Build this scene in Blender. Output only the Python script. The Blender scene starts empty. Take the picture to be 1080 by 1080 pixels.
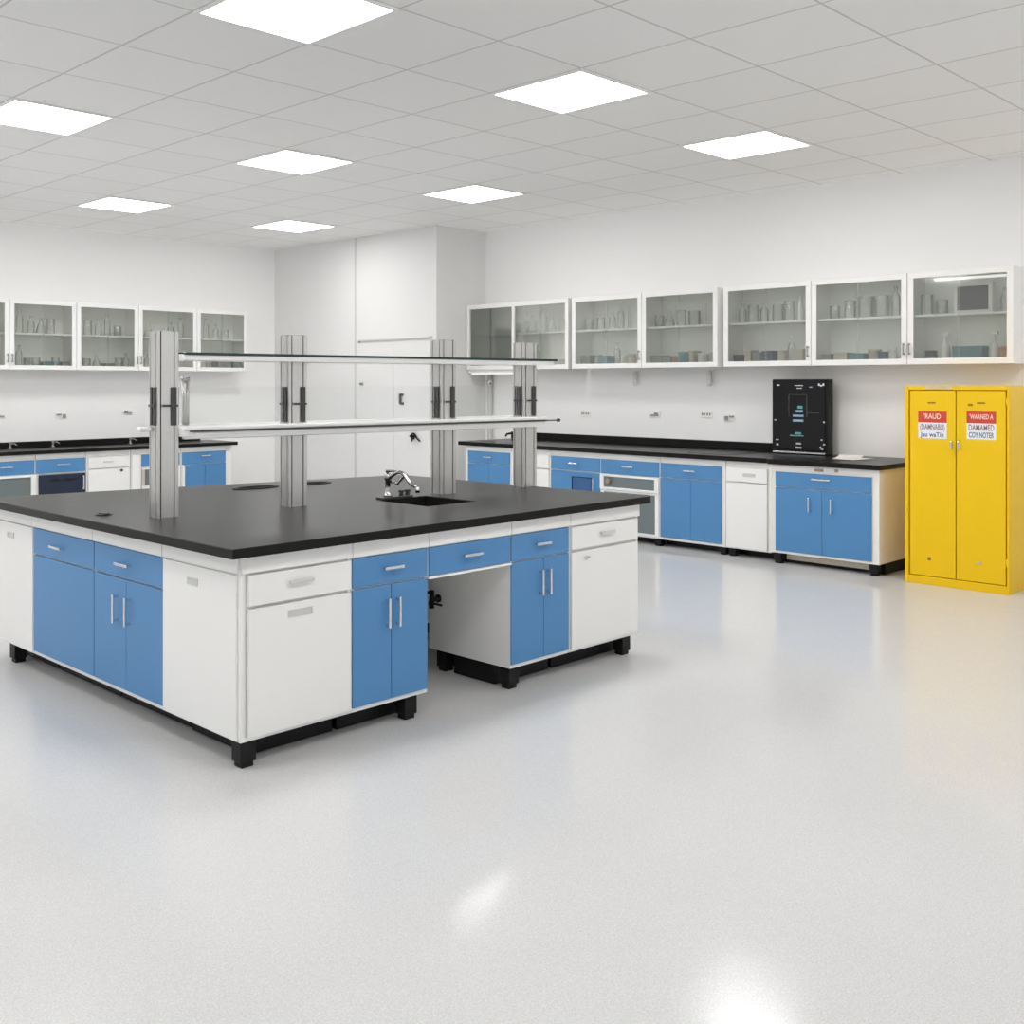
import bpy, bmesh, math, random
from mathutils import Vector, Matrix
R = random.Random(7)
sc = bpy.context.scene
COL = sc.collection

# ------------------------------------------------------------------ materials
def new_mat(name):
    m = bpy.data.materials.new(name); m.use_nodes = True
    nt = m.node_tree
    return m, nt, nt.nodes['Principled BSDF']

def simple(name, col, rough=0.4, metal=0.0, noise=0.0, nscale=20.0, spec=0.5, coat=0.0, bump=0.0, ior=None):
    m, nt, p = new_mat(name)
    p.inputs['Roughness'].default_value = rough
    p.inputs['Metallic'].default_value = metal
    p.inputs['Specular IOR Level'].default_value = spec
    p.inputs['Coat Weight'].default_value = coat
    tc = nt.nodes.new('ShaderNodeTexCoord')
    nz = nt.nodes.new('ShaderNodeTexNoise'); nz.inputs['Scale'].default_value = nscale
    nz.inputs['Detail'].default_value = 3
    nt.links.new(tc.outputs['Object'], nz.inputs['Vector'])
    mx = nt.nodes.new('ShaderNodeMix'); mx.data_type = 'RGBA'
    k = noise
    mx.inputs[6].default_value = (col[0]*(1-k), col[1]*(1-k), col[2]*(1-k), 1)
    mx.inputs[7].default_value = (min(1, col[0]*(1+k)), min(1, col[1]*(1+k)), min(1, col[2]*(1+k)), 1)
    nt.links.new(nz.outputs['Fac'], mx.inputs[0])
    nt.links.new(mx.outputs[2], p.inputs['Base Color'])
    if bump:
        b = nt.nodes.new('ShaderNodeBump'); b.inputs['Strength'].default_value = bump; b.inputs['Distance'].default_value = 0.002
        nt.links.new(nz.outputs['Fac'], b.inputs['Height']); nt.links.new(b.outputs[0], p.inputs['Normal'])
    return m

M = {}
M['white'] = simple('white_laminate', (0.84, 0.833, 0.815), 0.35, noise=0.015, nscale=3)
M['white_frame'] = simple('white_powder_coat', (0.86, 0.855, 0.84), 0.35, noise=0.01)
M['warm_white'] = simple('warm_white_laminate', (0.86, 0.84, 0.80), 0.35, noise=0.015, nscale=3)
M['blue'] = simple('blue_laminate', (0.075, 0.238, 0.485), 0.38, noise=0.03, nscale=4)
M['deep_blue'] = simple('deep_blue_panel', (0.03, 0.11, 0.27), 0.35, noise=0.03)
M['navy'] = simple('navy_panel', (0.012, 0.02, 0.045), 0.25, noise=0.2, nscale=6)
M['epoxy'] = simple('black_epoxy_resin', (0.009, 0.0085, 0.008), 0.28, noise=0.12, nscale=60, spec=0.16, bump=0.02)
M['black'] = simple('black_plastic', (0.007, 0.007, 0.0075), 0.45, noise=0.1, spec=0.25)
M['black_gloss'] = simple('black_glass_panel', (0.003, 0.003, 0.004), 0.10, noise=0.1, spec=0.25)
M['dark'] = simple('dark_grey_plastic', (0.045, 0.045, 0.045), 0.4, noise=0.1)
M['alu'] = simple('brushed_aluminium', (0.60, 0.59, 0.57), 0.30, metal=0.8, noise=0.05, nscale=40)
M['alu_light'] = simple('anodised_aluminium', (0.80, 0.795, 0.78), 0.38, metal=0.45, noise=0.03, nscale=30)
M['steel'] = simple('satin_steel', (0.72, 0.73, 0.74), 0.25, metal=0.95, noise=0.03)
M['chrome'] = simple('chrome', (0.50, 0.49, 0.47), 0.14, metal=1.0, noise=0.03)
M['grey'] = simple('grey_fitting', (0.30, 0.30, 0.29), 0.4, noise=0.05)
M['light_grey'] = simple('light_grey_fitting', (0.60, 0.60, 0.58), 0.4, noise=0.05)
M['yellow'] = simple('yellow_powder_coat', (0.86, 0.545, 0.006), 0.36, noise=0.025, nscale=5, spec=0.3)
M['yellow_dark'] = simple('yellow_shade_seam', (0.33, 0.18, 0.01), 0.5, noise=0.05)
M['red'] = simple('red_sign', (0.62, 0.055, 0.03), 0.45, noise=0.12, nscale=25)
M['sign_white'] = simple('white_sign', (0.80, 0.82, 0.86), 0.45, noise=0.03)
M['ink_pale'] = simple('pale_lettering', (0.85, 0.66, 0.55), 0.5, noise=0.05)
M['ink_blue'] = simple('blue_black_lettering', (0.07, 0.10, 0.22), 0.5, noise=0.05)
M['ink_brown'] = simple('brown_grey_lettering', (0.28, 0.16, 0.17), 0.5, noise=0.05)
M['paper'] = simple('white_paper', (0.88, 0.87, 0.84), 0.6, noise=0.02)
M['teal'] = simple('teal_card', (0.10, 0.25, 0.29), 0.5, noise=0.08)
M['teal_reflection'] = simple('teal_reflection_film', (0.12, 0.36, 0.38), 0.3, noise=0.1)
M['blue_reflection'] = simple('pale_blue_reflection_film', (0.30, 0.44, 0.60), 0.3, noise=0.1)
M['beige'] = simple('beige_card', (0.56, 0.50, 0.42), 0.55, noise=0.06)
M['brown'] = simple('brown_card', (0.34, 0.22, 0.15), 0.55, noise=0.08)
M['orange'] = simple('orange_label', (0.60, 0.26, 0.12), 0.5, noise=0.06)
M['navy_card'] = simple('navy_card', (0.05, 0.08, 0.15), 0.5, noise=0.08)
M['grey_card'] = simple('grey_card', (0.26, 0.28, 0.27), 0.5, noise=0.08)
M['white_plastic'] = simple('white_plastic', (0.78, 0.77, 0.74), 0.4, noise=0.02)
M['carcass'] = simple('cabinet_interior', (0.84, 0.84, 0.82), 0.5, noise=0.02)
M['edge_glass'] = simple('dark_green_glass_edge', (0.012, 0.035, 0.034), 0.15, noise=0.1)

def glass_mat(name, tint, gloss=0.08, diff=0.0, dcol=(0.8, 0.8, 0.8), refl=0.9):
    m = bpy.data.materials.new(name); m.use_nodes = True
    nt = m.node_tree; nt.nodes.clear()
    out = nt.nodes.new('ShaderNodeOutputMaterial')
    tr = nt.nodes.new('ShaderNodeBsdfTransparent'); tr.inputs[0].default_value = (*tint, 1)
    gl = nt.nodes.new('ShaderNodeBsdfGlossy'); gl.inputs['Roughness'].default_value = 0.06
    gl.inputs[0].default_value = (0.95, 0.96, 0.95, 1)
    df = nt.nodes.new('ShaderNodeBsdfDiffuse'); df.inputs[0].default_value = (*dcol, 1)
    fr = nt.nodes.new('ShaderNodeFresnel'); fr.inputs[0].default_value = 1.45
    mth = nt.nodes.new('ShaderNodeMath'); mth.operation = 'MULTIPLY_ADD'
    mth.inputs[1].default_value = refl; mth.inputs[2].default_value = gloss * 0.25
    nt.links.new(fr.outputs[0], mth.inputs[0])
    m1 = nt.nodes.new('ShaderNodeMixShader'); m1.inputs[0].default_value = diff
    nt.links.new(tr.outputs[0], m1.inputs[1]); nt.links.new(df.outputs[0], m1.inputs[2])
    m2 = nt.nodes.new('ShaderNodeMixShader')
    nt.links.new(mth.outputs[0], m2.inputs[0]); nt.links.new(m1.outputs[0], m2.inputs[1]); nt.links.new(gl.outputs[0], m2.inputs[2])
    nt.links.new(m2.outputs[0], out.inputs[0])
    return m
M['pane'] = glass_mat('cabinet_glass', (0.965, 0.975, 0.955), 0.04, 0.05, (0.58, 0.59, 0.56))
M['guard'] = glass_mat('clear_guard_glass', (0.975, 0.98, 0.978), 0.02, 0.015, (0.8, 0.8, 0.8), 0.35)
M['glassware'] = glass_mat('laboratory_glass', (0.95, 0.955, 0.95), 0.15, 0.22, (0.90, 0.91, 0.90))
M['grey_glass'] = glass_mat('grey_blue_glass', (0.42, 0.48, 0.50), 0.1, 0.45, (0.30, 0.36, 0.38))

def emit(name, col, s):
    m = bpy.data.materials.new(name); m.use_nodes = True
    nt = m.node_tree; nt.nodes.clear()
    out = nt.nodes.new('ShaderNodeOutputMaterial'); e = nt.nodes.new('ShaderNodeEmission')
    e.inputs[0].default_value = (*col, 1); e.inputs[1].default_value = s
    nt.links.new(e.outputs[0], out.inputs[0]); return m
M['light'] = emit('led_diffuser', (1.0, 0.99, 0.98), 16.3)
M['tube'] = emit('lamp_tube', (1.0, 0.98, 0.95), 0.95)
M['matte_black'] = simple('matte_black_grate', (0.006, 0.006, 0.006), 0.9, spec=0.05)

def wall_mat(name='painted_plaster', k=1.0):
    m, nt, p = new_mat(name)
    tc = nt.nodes.new('ShaderNodeTexCoord')
    n1 = nt.nodes.new('ShaderNodeTexNoise'); n1.inputs['Scale'].default_value = 0.8; n1.inputs['Detail'].default_value = 4
    n2 = nt.nodes.new('ShaderNodeTexNoise'); n2.inputs['Scale'].default_value = 180
    nt.links.new(tc.outputs['Object'], n1.inputs['Vector']); nt.links.new(tc.outputs['Object'], n2.inputs['Vector'])
    mx = nt.nodes.new('ShaderNodeMix'); mx.data_type = 'RGBA'
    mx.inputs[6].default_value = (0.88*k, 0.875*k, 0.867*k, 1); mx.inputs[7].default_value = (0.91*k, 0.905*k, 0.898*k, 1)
    nt.links.new(n1.outputs['Fac'], mx.inputs[0]); nt.links.new(mx.outputs[2], p.inputs['Base Color'])
    p.inputs['Roughness'].default_value = 0.6
    b = nt.nodes.new('ShaderNodeBump'); b.inputs['Strength'].default_value = 0.06; b.inputs['Distance'].default_value = 0.002
    nt.links.new(n2.outputs['Fac'], b.inputs['Height']); nt.links.new(b.outputs[0], p.inputs['Normal'])
    return m
M['wall'] = wall_mat()
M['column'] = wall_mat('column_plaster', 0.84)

def grid_node(nt, vec_out, axis, origin, period, half):
    """1 on the grid line, 0 elsewhere, for one axis."""
    sep = nt.nodes.new('ShaderNodeSeparateXYZ'); nt.links.new(vec_out, sep.inputs[0])
    def mth(op, a, b=None):
        n = nt.nodes.new('ShaderNodeMath'); n.operation = op
        for i, v in enumerate((a, b)):
            if v is None: continue
            if isinstance(v, (int, float)): n.inputs[i].default_value = v
            else: nt.links.new(v, n.inputs[i])
        return n.outputs[0]
    t = mth('DIVIDE', mth('SUBTRACT', sep.outputs[axis], origin), period)
    fl = mth('FLOOR', mth('ADD', t, 0.5))
    d = mth('ABSOLUTE', mth('SUBTRACT', t, fl))
    line = mth('LESS_THAN', d, half / period)
    return line, mth('FLOOR', t), mth

TU, TV, U0, V0 = 0.6855, 0.758, 3.353, 4.774
CEIL = 3.385
def ceiling_mat():
    m, nt, p = new_mat('ceiling_tiles')
    tc = nt.nodes.new('ShaderNodeTexCoord')
    l1, f1, mth = grid_node(nt, tc.outputs['Object'], 0, U0, TU, 0.007)
    l2, f2, _ = grid_node(nt, tc.outputs['Object'], 1, V0, TV, 0.007)
    line = mth('MAXIMUM', l1, l2)
    cmb = nt.nodes.new('ShaderNodeCombineXYZ'); nt.links.new(f1, cmb.inputs[0]); nt.links.new(f2, cmb.inputs[1])
    wn = nt.nodes.new('ShaderNodeTexWhiteNoise'); nt.links.new(cmb.outputs[0], wn.inputs['Vector'])
    nz = nt.nodes.new('ShaderNodeTexNoise'); nz.inputs['Scale'].default_value = 60; nz.inputs['Detail'].default_value = 5
    nt.links.new(tc.outputs['Object'], nz.inputs['Vector'])
    mx = nt.nodes.new('ShaderNodeMix'); mx.data_type = 'RGBA'
    mx.inputs[6].default_value = (0.855, 0.852, 0.845, 1); mx.inputs[7].default_value = (0.90, 0.897, 0.89, 1)
    fac = mth('ADD', mth('MULTIPLY', wn.outputs['Value'], 0.55), mth('MULTIPLY', nz.outputs['Fac'], 0.45))
    nt.links.new(fac, mx.inputs[0])
    m2 = nt.nodes.new('ShaderNodeMix'); m2.data_type = 'RGBA'
    m2.inputs[7].default_value = (0.62, 0.615, 0.605, 1)
    nt.links.new(line, m2.inputs[0]); nt.links.new(mx.outputs[2], m2.inputs[6])
    nt.links.new(m2.outputs[2], p.inputs['Base Color'])
    p.inputs['Roughness'].default_value = 0.8
    b = nt.nodes.new('ShaderNodeBump'); b.inputs['Strength'].default_value = 0.15; b.inputs['Distance'].default_value = 0.003
    nt.links.new(nz.outputs['Fac'], b.inputs['Height']); nt.links.new(b.outputs[0], p.inputs['Normal'])
    return m
M['ceiling'] = ceiling_mat()

def floor_mat():
    m, nt, p = new_mat('polished_speckled_vinyl')
    tc = nt.nodes.new('ShaderNodeTexCoord')
    l1, f1, mth = grid_node(nt, tc.outputs['Object'], 0, 0.35, 1.22, 0.0015)
    l2, f2, _ = grid_node(nt, tc.outputs['Object'], 1, 0.2, 1.22, 0.0015)
    seam = mth('MAXIMUM', l1, l2)
    sp = nt.nodes.new('ShaderNodeTexNoise'); sp.inputs['Scale'].default_value = 190; sp.inputs['Detail'].default_value = 6; sp.inputs['Roughness'].default_value = 0.75
    v = nt.nodes.new('ShaderNodeTexVoronoi'); v.inputs['Scale'].default_value = 150
    big = nt.nodes.new('ShaderNodeTexNoise'); big.inputs['Scale'].default_value = 0.9; big.inputs['Detail'].default_value = 3
    wav = nt.nodes.new('ShaderNodeTexNoise'); wav.inputs['Scale'].default_value = 5; wav.inputs['Detail'].default_value = 3
    for n in (sp, v, big, wav): nt.links.new(tc.outputs['Object'], n.inputs['Vector'])
    rp = nt.nodes.new('ShaderNodeValToRGB')
    rp.color_ramp.elements[0].position = 0.30; rp.color_ramp.elements[0].color = (0.46, 0.458, 0.456, 1)
    rp.color_ramp.elements[1].position = 0.62; rp.color_ramp.elements[1].color = (0.655, 0.653, 0.65, 1)
    nt.links.new(sp.outputs['Fac'], rp.inputs[0])
    r2 = nt.nodes.new('ShaderNodeValToRGB')
    r2.color_ramp.elements[0].position = 0.05; r2.color_ramp.elements[0].color = (0.95, 0.95, 0.95, 1)
    r2.color_ramp.elements[1].position = 0.95; r2.color_ramp.elements[1].color = (1.02, 1.02, 1.02, 1)
    sepc = nt.nodes.new('ShaderNodeSeparateColor'); nt.links.new(v.outputs['Color'], sepc.inputs[0])
    nt.links.new(sepc.outputs[0], r2.inputs[0])
    mul = nt.nodes.new('ShaderNodeMix'); mul.data_type = 'RGBA'; mul.blend_type = 'MULTIPLY'; mul.inputs[0].default_value = 1
    nt.links.new(rp.outputs[0], mul.inputs[6]); nt.links.new(r2.outputs[0], mul.inputs[7])
    ms = nt.nodes.new('ShaderNodeMix'); ms.data_type = 'RGBA'; ms.inputs[7].default_value = (0.54, 0.538, 0.53, 1)
    nt.links.new(mth('MULTIPLY', seam, 0.6), ms.inputs[0]); nt.links.new(mul.outputs[2], ms.inputs[6])
    nt.links.new(ms.outputs[2], p.inputs['Base Color'])
    rr = nt.nodes.new('ShaderNodeMapRange'); rr.inputs[3].default_value = 0.09; rr.inputs[4].default_value = 0.14
    nt.links.new(big.outputs['Fac'], rr.inputs[0]); nt.links.new(rr.outputs[0], p.inputs['Roughness'])
    p.inputs['Specular IOR Level'].default_value = 0.16
    b1 = nt.nodes.new('ShaderNodeBump'); b1.inputs['Strength'].default_value = 0.05; b1.inputs['Distance'].default_value = 0.02
    nt.links.new(wav.outputs['Fac'], b1.inputs['Height'])
    b2 = nt.nodes.new('ShaderNodeBump'); b2.inputs['Strength'].default_value = 0.04; b2.inputs['Distance'].default_value = 0.002
    nt.links.new(sp.outputs['Fac'], b2.inputs['Height']); nt.links.new(b1.outputs[0], b2.inputs['Normal'])
    nt.links.new(b2.outputs[0], p.inputs['Normal'])
    return m
M['floor'] = floor_mat()

# ------------------------------------------------------------------ mesh helpers
class MB:
    """collects shapes (world coordinates) and links them as one mesh object"""
    def __init__(self): self.bm = bmesh.new()
    def box(self, x0, x1, y0, y1, z0, z1, bev=0.0):
        b = bmesh.new()
        bmesh.ops.create_cube(b, size=1)
        sx, sy, sz = abs(x1-x0), abs(y1-y0), abs(z1-z0)
        bmesh.ops.scale(b, vec=(sx, sy, sz), verts=b.verts)
        bmesh.ops.translate(b, vec=((x0+x1)/2, (y0+y1)/2, (z0+z1)/2), verts=b.verts)
        if bev:
            bmesh.ops.bevel(b, geom=list(b.edges), offset=min(bev, 0.45*min(sx, sy, sz)), segments=2, profile=0.5, affect='EDGES')
        self._add(b); return self
    def _add(self, b, mat=None):
        if mat is not None: bmesh.ops.transform(b, matrix=mat, verts=b.verts)
        me = bpy.data.meshes.new('tmp'); b.to_mesh(me); b.free()
        self.bm.from_mesh(me); bpy.data.meshes.remove(me)
    def lathe(self, prof, x, y, z, n=20, axis='Z'):
        """prof = [(r, h)] bottom to top"""
        b = bmesh.new(); rings = []
        for r, h in prof:
            rings.append([b.verts.new((r*math.cos(2*math.pi*k/n), r*math.sin(2*math.pi*k/n), h)) for k in range(n)])
        for a, c in zip(rings, rings[1:]):
            for k in range(n):
                f = b.faces.new((a[k], a[(k+1) % n], c[(k+1) % n], c[k])); f.smooth = True
        b.faces.new(list(reversed(rings[0]))); b.faces.new(rings[-1])
        rot = {'Z': Matrix.Identity(4), 'X': Matrix.Rotation(math.pi/2, 4, 'Y'), 'Y': Matrix.Rotation(-math.pi/2, 4, 'X')}[axis]
        self._add(b, Matrix.Translation((x, y, z)) @ rot); return self
    def tube(self, pts, r, n=12, cap=True):
        pts = [Vector(p) for p in pts]; b = bmesh.new(); rings = []
        rs = r if isinstance(r, (list, tuple)) else [r]*len(pts)
        up = Vector((0, 0, 1)); prev = None
        for i, p in enumerate(pts):
            t = (pts[min(i+1, len(pts)-1)] - pts[max(i-1, 0)]).normalized()
            if prev is None:
                a = t.cross(up)
                if a.length < 1e-3: a = t.cross(Vector((1, 0, 0)))
            else: a = prev - t*prev.dot(t)
            a.normalize(); prev = a; c = t.cross(a)
            rings.append([b.verts.new(p + (a*math.cos(2*math.pi*k/n) + c*math.sin(2*math.pi*k/n))*rs[i]) for k in range(n)])
        for q, w in zip(rings, rings[1:]):
            for k in range(n):
                f = b.faces.new((q[k], q[(k+1) % n], w[(k+1) % n], w[k])); f.smooth = True
        if cap: b.faces.new(list(reversed(rings[0]))); b.faces.new(rings[-1])
        bmesh.ops.recalc_face_normals(b, faces=b.faces)
        self._add(b); return self
    def prism(self, poly, z0, z1):
        b = bmesh.new()
        lo = [b.verts.new((x, y, z0)) for x, y in poly]; hi = [b.verts.new((x, y, z1)) for x, y in poly]
        n = len(poly)
        for k in range(n): b.faces.new((lo[k], lo[(k+1) % n], hi[(k+1) % n], hi[k]))
        b.faces.new(list(reversed(lo))); b.faces.new(hi)
        bmesh.ops.recalc_face_normals(b, faces=b.faces)
        self._add(b); return self
    def build(self, name, mat, parent=None):
        me = bpy.data.meshes.new(name)
        if parent is not None:
            org = Vector(parent['_org'])
            if parent.get('_rot'):
                mt = Matrix.Rotation(-parent['_rot'], 4, 'Z') @ Matrix.Translation(-org)
            else: mt = Matrix.Translation(-org)
            if not parent.get('_local'): bmesh.ops.transform(self.bm, matrix=mt, verts=self.bm.verts)
        self.bm.to_mesh(me); self.bm.free()
        o = bpy.data.objects.new(name, me); COL.objects.link(o)
        me.materials.append(M[mat])
        if parent is not None:
            o.parent = parent
            for k in ('_org', '_rot', '_local'):
                if k in parent: o[k] = parent[k]
        else: o['_org'] = (0.0, 0.0, 0.0)
        return o

def thing(name, label, cat, loc, group=None, rot=0.0, local=False):
    o = bpy.data.objects.new(name, None); COL.objects.link(o)
    o.empty_display_size = 0.1
    o.location = loc; o.rotation_euler = (0, 0, rot)
    o['label'] = label; o['category'] = cat
    if group: o['group'] = group
    o['_org'] = tuple(loc); o['_rot'] = rot; o['_local'] = local
    return o
def tag(o, label, cat, group=None):
    o['label'] = label; o['category'] = cat
    if group: o['group'] = group
    return o
def struct(name, mb, mat):
    o = mb.build(name, mat); o['kind'] = 'structure'; return o

class Face:
    """a vertical front plane: s along it, d outwards from it, z up"""
    def __init__(self, kind, p): self.k, self.p = kind, p
    def pt(self, s, d, z): return (self.p - d, s, z) if self.k == 'L' else (s, self.p - d, z)
    def box(self, mb, s0, s1, d0, d1, z0, z1, bev=0.0):
        a, b = self.pt(s0, d0, z0), self.pt(s1, d1, z1)
        return mb.box(min(a[0], b[0]), max(a[0], b[0]), min(a[1], b[1]), max(a[1], b[1]), min(z0, z1), max(z0, z1), bev)

def bar_handle(F, parent, s, z, ln, vertical=False, mat='steel', d=0.008, name='handle'):
    mb = MB(); h = ln/2
    if vertical:
        F.box(mb, s-0.006, s+0.006, d+0.022, d+0.032, z-h, z+h, 0.003)
        for zz in (z-h+0.012, z+h-0.012): F.box(mb, s-0.005, s+0.005, d-0.002, d+0.023, zz-0.006, zz+0.006)
    else:
        F.box(mb, s-h, s+h, d+0.020, d+0.030, z-0.007, z+0.007, 0.003)
        for ss in (s-h+0.012, s+h-0.012): F.box(mb, ss-0.006, ss+0.006, d-0.002, d+0.021, z-0.005, z+0.005)
    return mb.build(name, mat, parent)

def recessed_pull(F, parent, s, z, ln, mat='light_grey', d=0.018):
    mb = MB(); h = ln/2
    F.box(mb, s-h, s+h, d-0.004, d+0.004, z+0.010, z+0.015)
    F.box(mb, s-h, s+h, d-0.004, d+0.004, z-0.015, z-0.011)
    F.box(mb, s-h, s-h+0.004, d-0.004, d+0.004, z-0.011, z+0.010)
    F.box(mb, s+h-0.004, s+h, d-0.004, d+0.004, z-0.011, z+0.010)
    F.box(mb, s-h+0.004, s+h-0.004, d-0.004, d+0.0015, z-0.011, z+0.010)
    return mb.build('handle', mat, parent)

def front(F, parent, name, s0, s1, z0, z1, mat, th=0.018, gap=0.0025):
    if mat == 'blue': th = 0.009; gap = min(gap, 0.002)
    mb = MB(); F.box(mb, min(s0, s1)+gap, max(s0, s1)-gap, 0.0005, th, z0+gap, z1-gap, 0.002)
    return mb.build(name, mat, parent)

def leg(F, parent, s, d, z, w=0.072):
    mb = MB(); h = w/2
    F.box(mb, s-h, s+h, d-h, d+h, 0.022, z, 0.004)
    F.box(mb, s-h+0.008, s+h-0.008, d-h+0.008, d+h-0.008, 0.0, 0.022, 0.003)
    return mb.build('leg', 'black', parent)

def carcass(F, parent, s0, s1, depth, z0, z1, mat='white', t=0.018, shade_block=0.13, rail=None, pl=(0.004, 0.004), cut=None):
    a, b = min(s0, s1)+0.0015, max(s0, s1)-0.0015
    mb = MB()
    F.box(mb, a, a+t, -depth, 0, z0, z1); F.box(mb, b-t, b, -depth, 0, z0, z1)
    F.box(mb, a+t, b-t, -depth, -depth+t, z0, z1)
    F.box(mb, a+t, b-t, -depth+t, 0, z0, z0+t); F.box(mb, a+t, b-t, -depth+t, 0, z1-t, z1)
    F.box(mb, a+t, b-t, -0.03, -0.006, z0+t, z1-t)
    o = mb.build('carcass', mat, parent)
    if shade_block:
        mb = MB(); F.box(mb, a+pl[0], b-pl[1], -depth+0.02, -shade_block, 0.004, z0-0.001); mb.build('shade_block', 'black', parent)  # black block added under the unit as the dark shade there
    if rail:
        mb = MB(); F.box(mb, a, b, 0.0005, 0.016, rail, z1, 0.002); mb.build('top_rail', mat, parent)
    return o

# ------------------------------------------------------------------ room shell
WU, WV, JU, JV = 9.05, 12.56, 8.25, 9.22      # right wall, left wall, column faces
mb = MB(); mb.box(-4, WU+0.1, -4, WV+0.1, -0.1, 0); struct('floor', mb, 'floor')
mb = MB(); mb.box(-4, WU+0.1, -4, WV+0.1, CEIL, CEIL+0.1); struct('ceiling', mb, 'ceiling')
mb = MB(); mb.box(WU, WU+0.1, -4, JV, 0, CEIL); struct('wall_right', mb, 'wall')
mb = MB(); mb.box(-4, JU, WV, WV+0.1, 0, CEIL); struct('wall_left', mb, 'wall')
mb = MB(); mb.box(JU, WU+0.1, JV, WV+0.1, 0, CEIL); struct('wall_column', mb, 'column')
FJ = Face('L', JU)
# full-height joint in the column face, and its wide upper band
mb = MB(); FJ.box(mb, 10.735, 10.765, 0.0, 0.006, 0, CEIL); struct('trim_1', mb, 'light_grey')
# double door in the column face
mb = MB()
FJ.box(mb, 9.32, 9.98, 0.002, 0.014, 0.01, 2.04, 0.002); o1 = struct('door_1', mb, 'column')
mb = MB(); FJ.box(mb, 9.987, 10.66, 0.002, 0.014, 0.01, 2.04, 0.002); o2 = struct('door_2', mb, 'column')
mb = MB(); FJ.box(mb, 9.32, 10.66, 0.0, 0.022, 2.075, 2.09); FJ.box(mb, 9.30, 9.33, 0.0, 0.03, 2.07, 2.10); FJ.box(mb, 10.65, 10.68, 0.0, 0.03, 2.05, 2.08)
struct('trim_2', mb, 'light_grey')
o1['_org'] = o2['_org'] = (0, 0, 0)
mb = MB(); FJ.box(mb, 9.79, 9.85, 0.014, 0.03, 1.395, 1.425, 0.003); FJ.box(mb, 9.79, 9.85, 0.014, 0.03, 1.29, 1.32, 0.003)
FJ.box(mb, 9.825, 9.85, 0.02, 0.045, 1.30, 1.42, 0.004); mb.build('door_handle', 'dark', o1)
mb = MB(); mb.lathe([(0.016, 0), (0.018, 0.012), (0.010, 0.02), (0.022, 0.035), (0.018, 0.05)], JU-0.055, 10.59, 1.54, axis='X'); mb.build('door_knob', 'grey', o2)

# ------------------------------------------------------------------ ceiling lights
lights = {(-1, -1): 'large square ceiling light panel nearest the camera at top of photo',
          (2, -1): 'square ceiling light panel in the front row, second from right',
          (5, -1): 'square ceiling light panel closest to the right wall, front row',
          (-1, 3): 'ceiling light panel cut by the left edge of the photo',
          (2, 3): 'ceiling light panel in the middle row, above the tall posts',
          (5, 3): 'ceiling light panel in front of the white column corner',
          (2, 7): 'small far ceiling light panel towards the left wall cabinets',
          (5, 7): 'farthest ceiling light panel near the column face and left corner'}
extra = [(-1, -5), (2, -5), (5, -5), (-4, -5), (-4, -1), (-4, 3), (-4, 7), (-1, 7), (-7, -1), (-7, 3)]
def make_light(i, j, label):
    u0, v0 = U0 + i*TU, V0 + j*TV
    t = thing('ceiling_light', label, 'ceiling light', (u0+TU/2, v0+TV/2, CEIL), 'square ceiling light panels')
    mb = MB(); w = 0.022; z0, z1 = CEIL-0.012, CEIL-0.0005
    mb.box(u0, u0+TU, v0, v0+w, z0, z1); mb.box(u0, u0+TU, v0+TV-w, v0+TV, z0, z1)
    mb.box(u0, u0+w, v0+w, v0+TV-w, z0, z1); mb.box(u0+TU-w, u0+TU, v0+w, v0+TV-w, z0, z1)
    mb.build('frame', 'white_frame', t)
    mb = MB(); mb.box(u0+w, u0+TU-w, v0+w, v0+TV-w, CEIL-0.008, CEIL-0.0005); mb.build('diffuser', 'light', t)
for k, lab in lights.items(): make_light(k[0], k[1], lab)
for i, j in extra: make_light(i, j, 'ceiling light panel outside the frame, over the near part of the room')

# ------------------------------------------------------------------ island bench
FF, FL = Face('F', 3.73), Face('L', 2.29)
ZB, ZT, RAIL = 0.11, 0.859, 0.788
# corner unit
t = thing('base_cabinet', 'white corner cabinet at the near corner of the island bench', 'cabinet', (2.29, 3.73, 0), 'island bench cabinets')
carcass(FF, t, 2.2885, 2.836, 0.613, ZB, ZT, rail=RAIL, pl=(0.12, 0.004))
d = front(FF, t, 'drawer', 2.315, 2.83, 0.650, 0.782, 'white', gap=0.004); bar_handle(FF, d, 2.562, 0.728, 0.12, mat='light_grey')
d = front(FF, t, 'door', 2.315, 2.83, 0.122, 0.645, 'white', gap=0.004); recessed_pull(FF, d, 2.562, 0.597, 0.12)
d = front(FL, t, 'side_panel', 3.748, 4.343, 0.115, 0.782, 'white', th=0.012, gap=0.001); recessed_pull(FL, d, 4.083, 0.713, 0.085, d=0.012)
mb = MB(); FL.box(mb, 3.734, 4.343, 0.0005, 0.014, RAIL, ZT, 0.002); mb.build('top_rail', 'white', t)
leg(FF, t, 2.333, -0.045, ZB); leg(FF, t, 2.79, -0.50, ZB)
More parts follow.
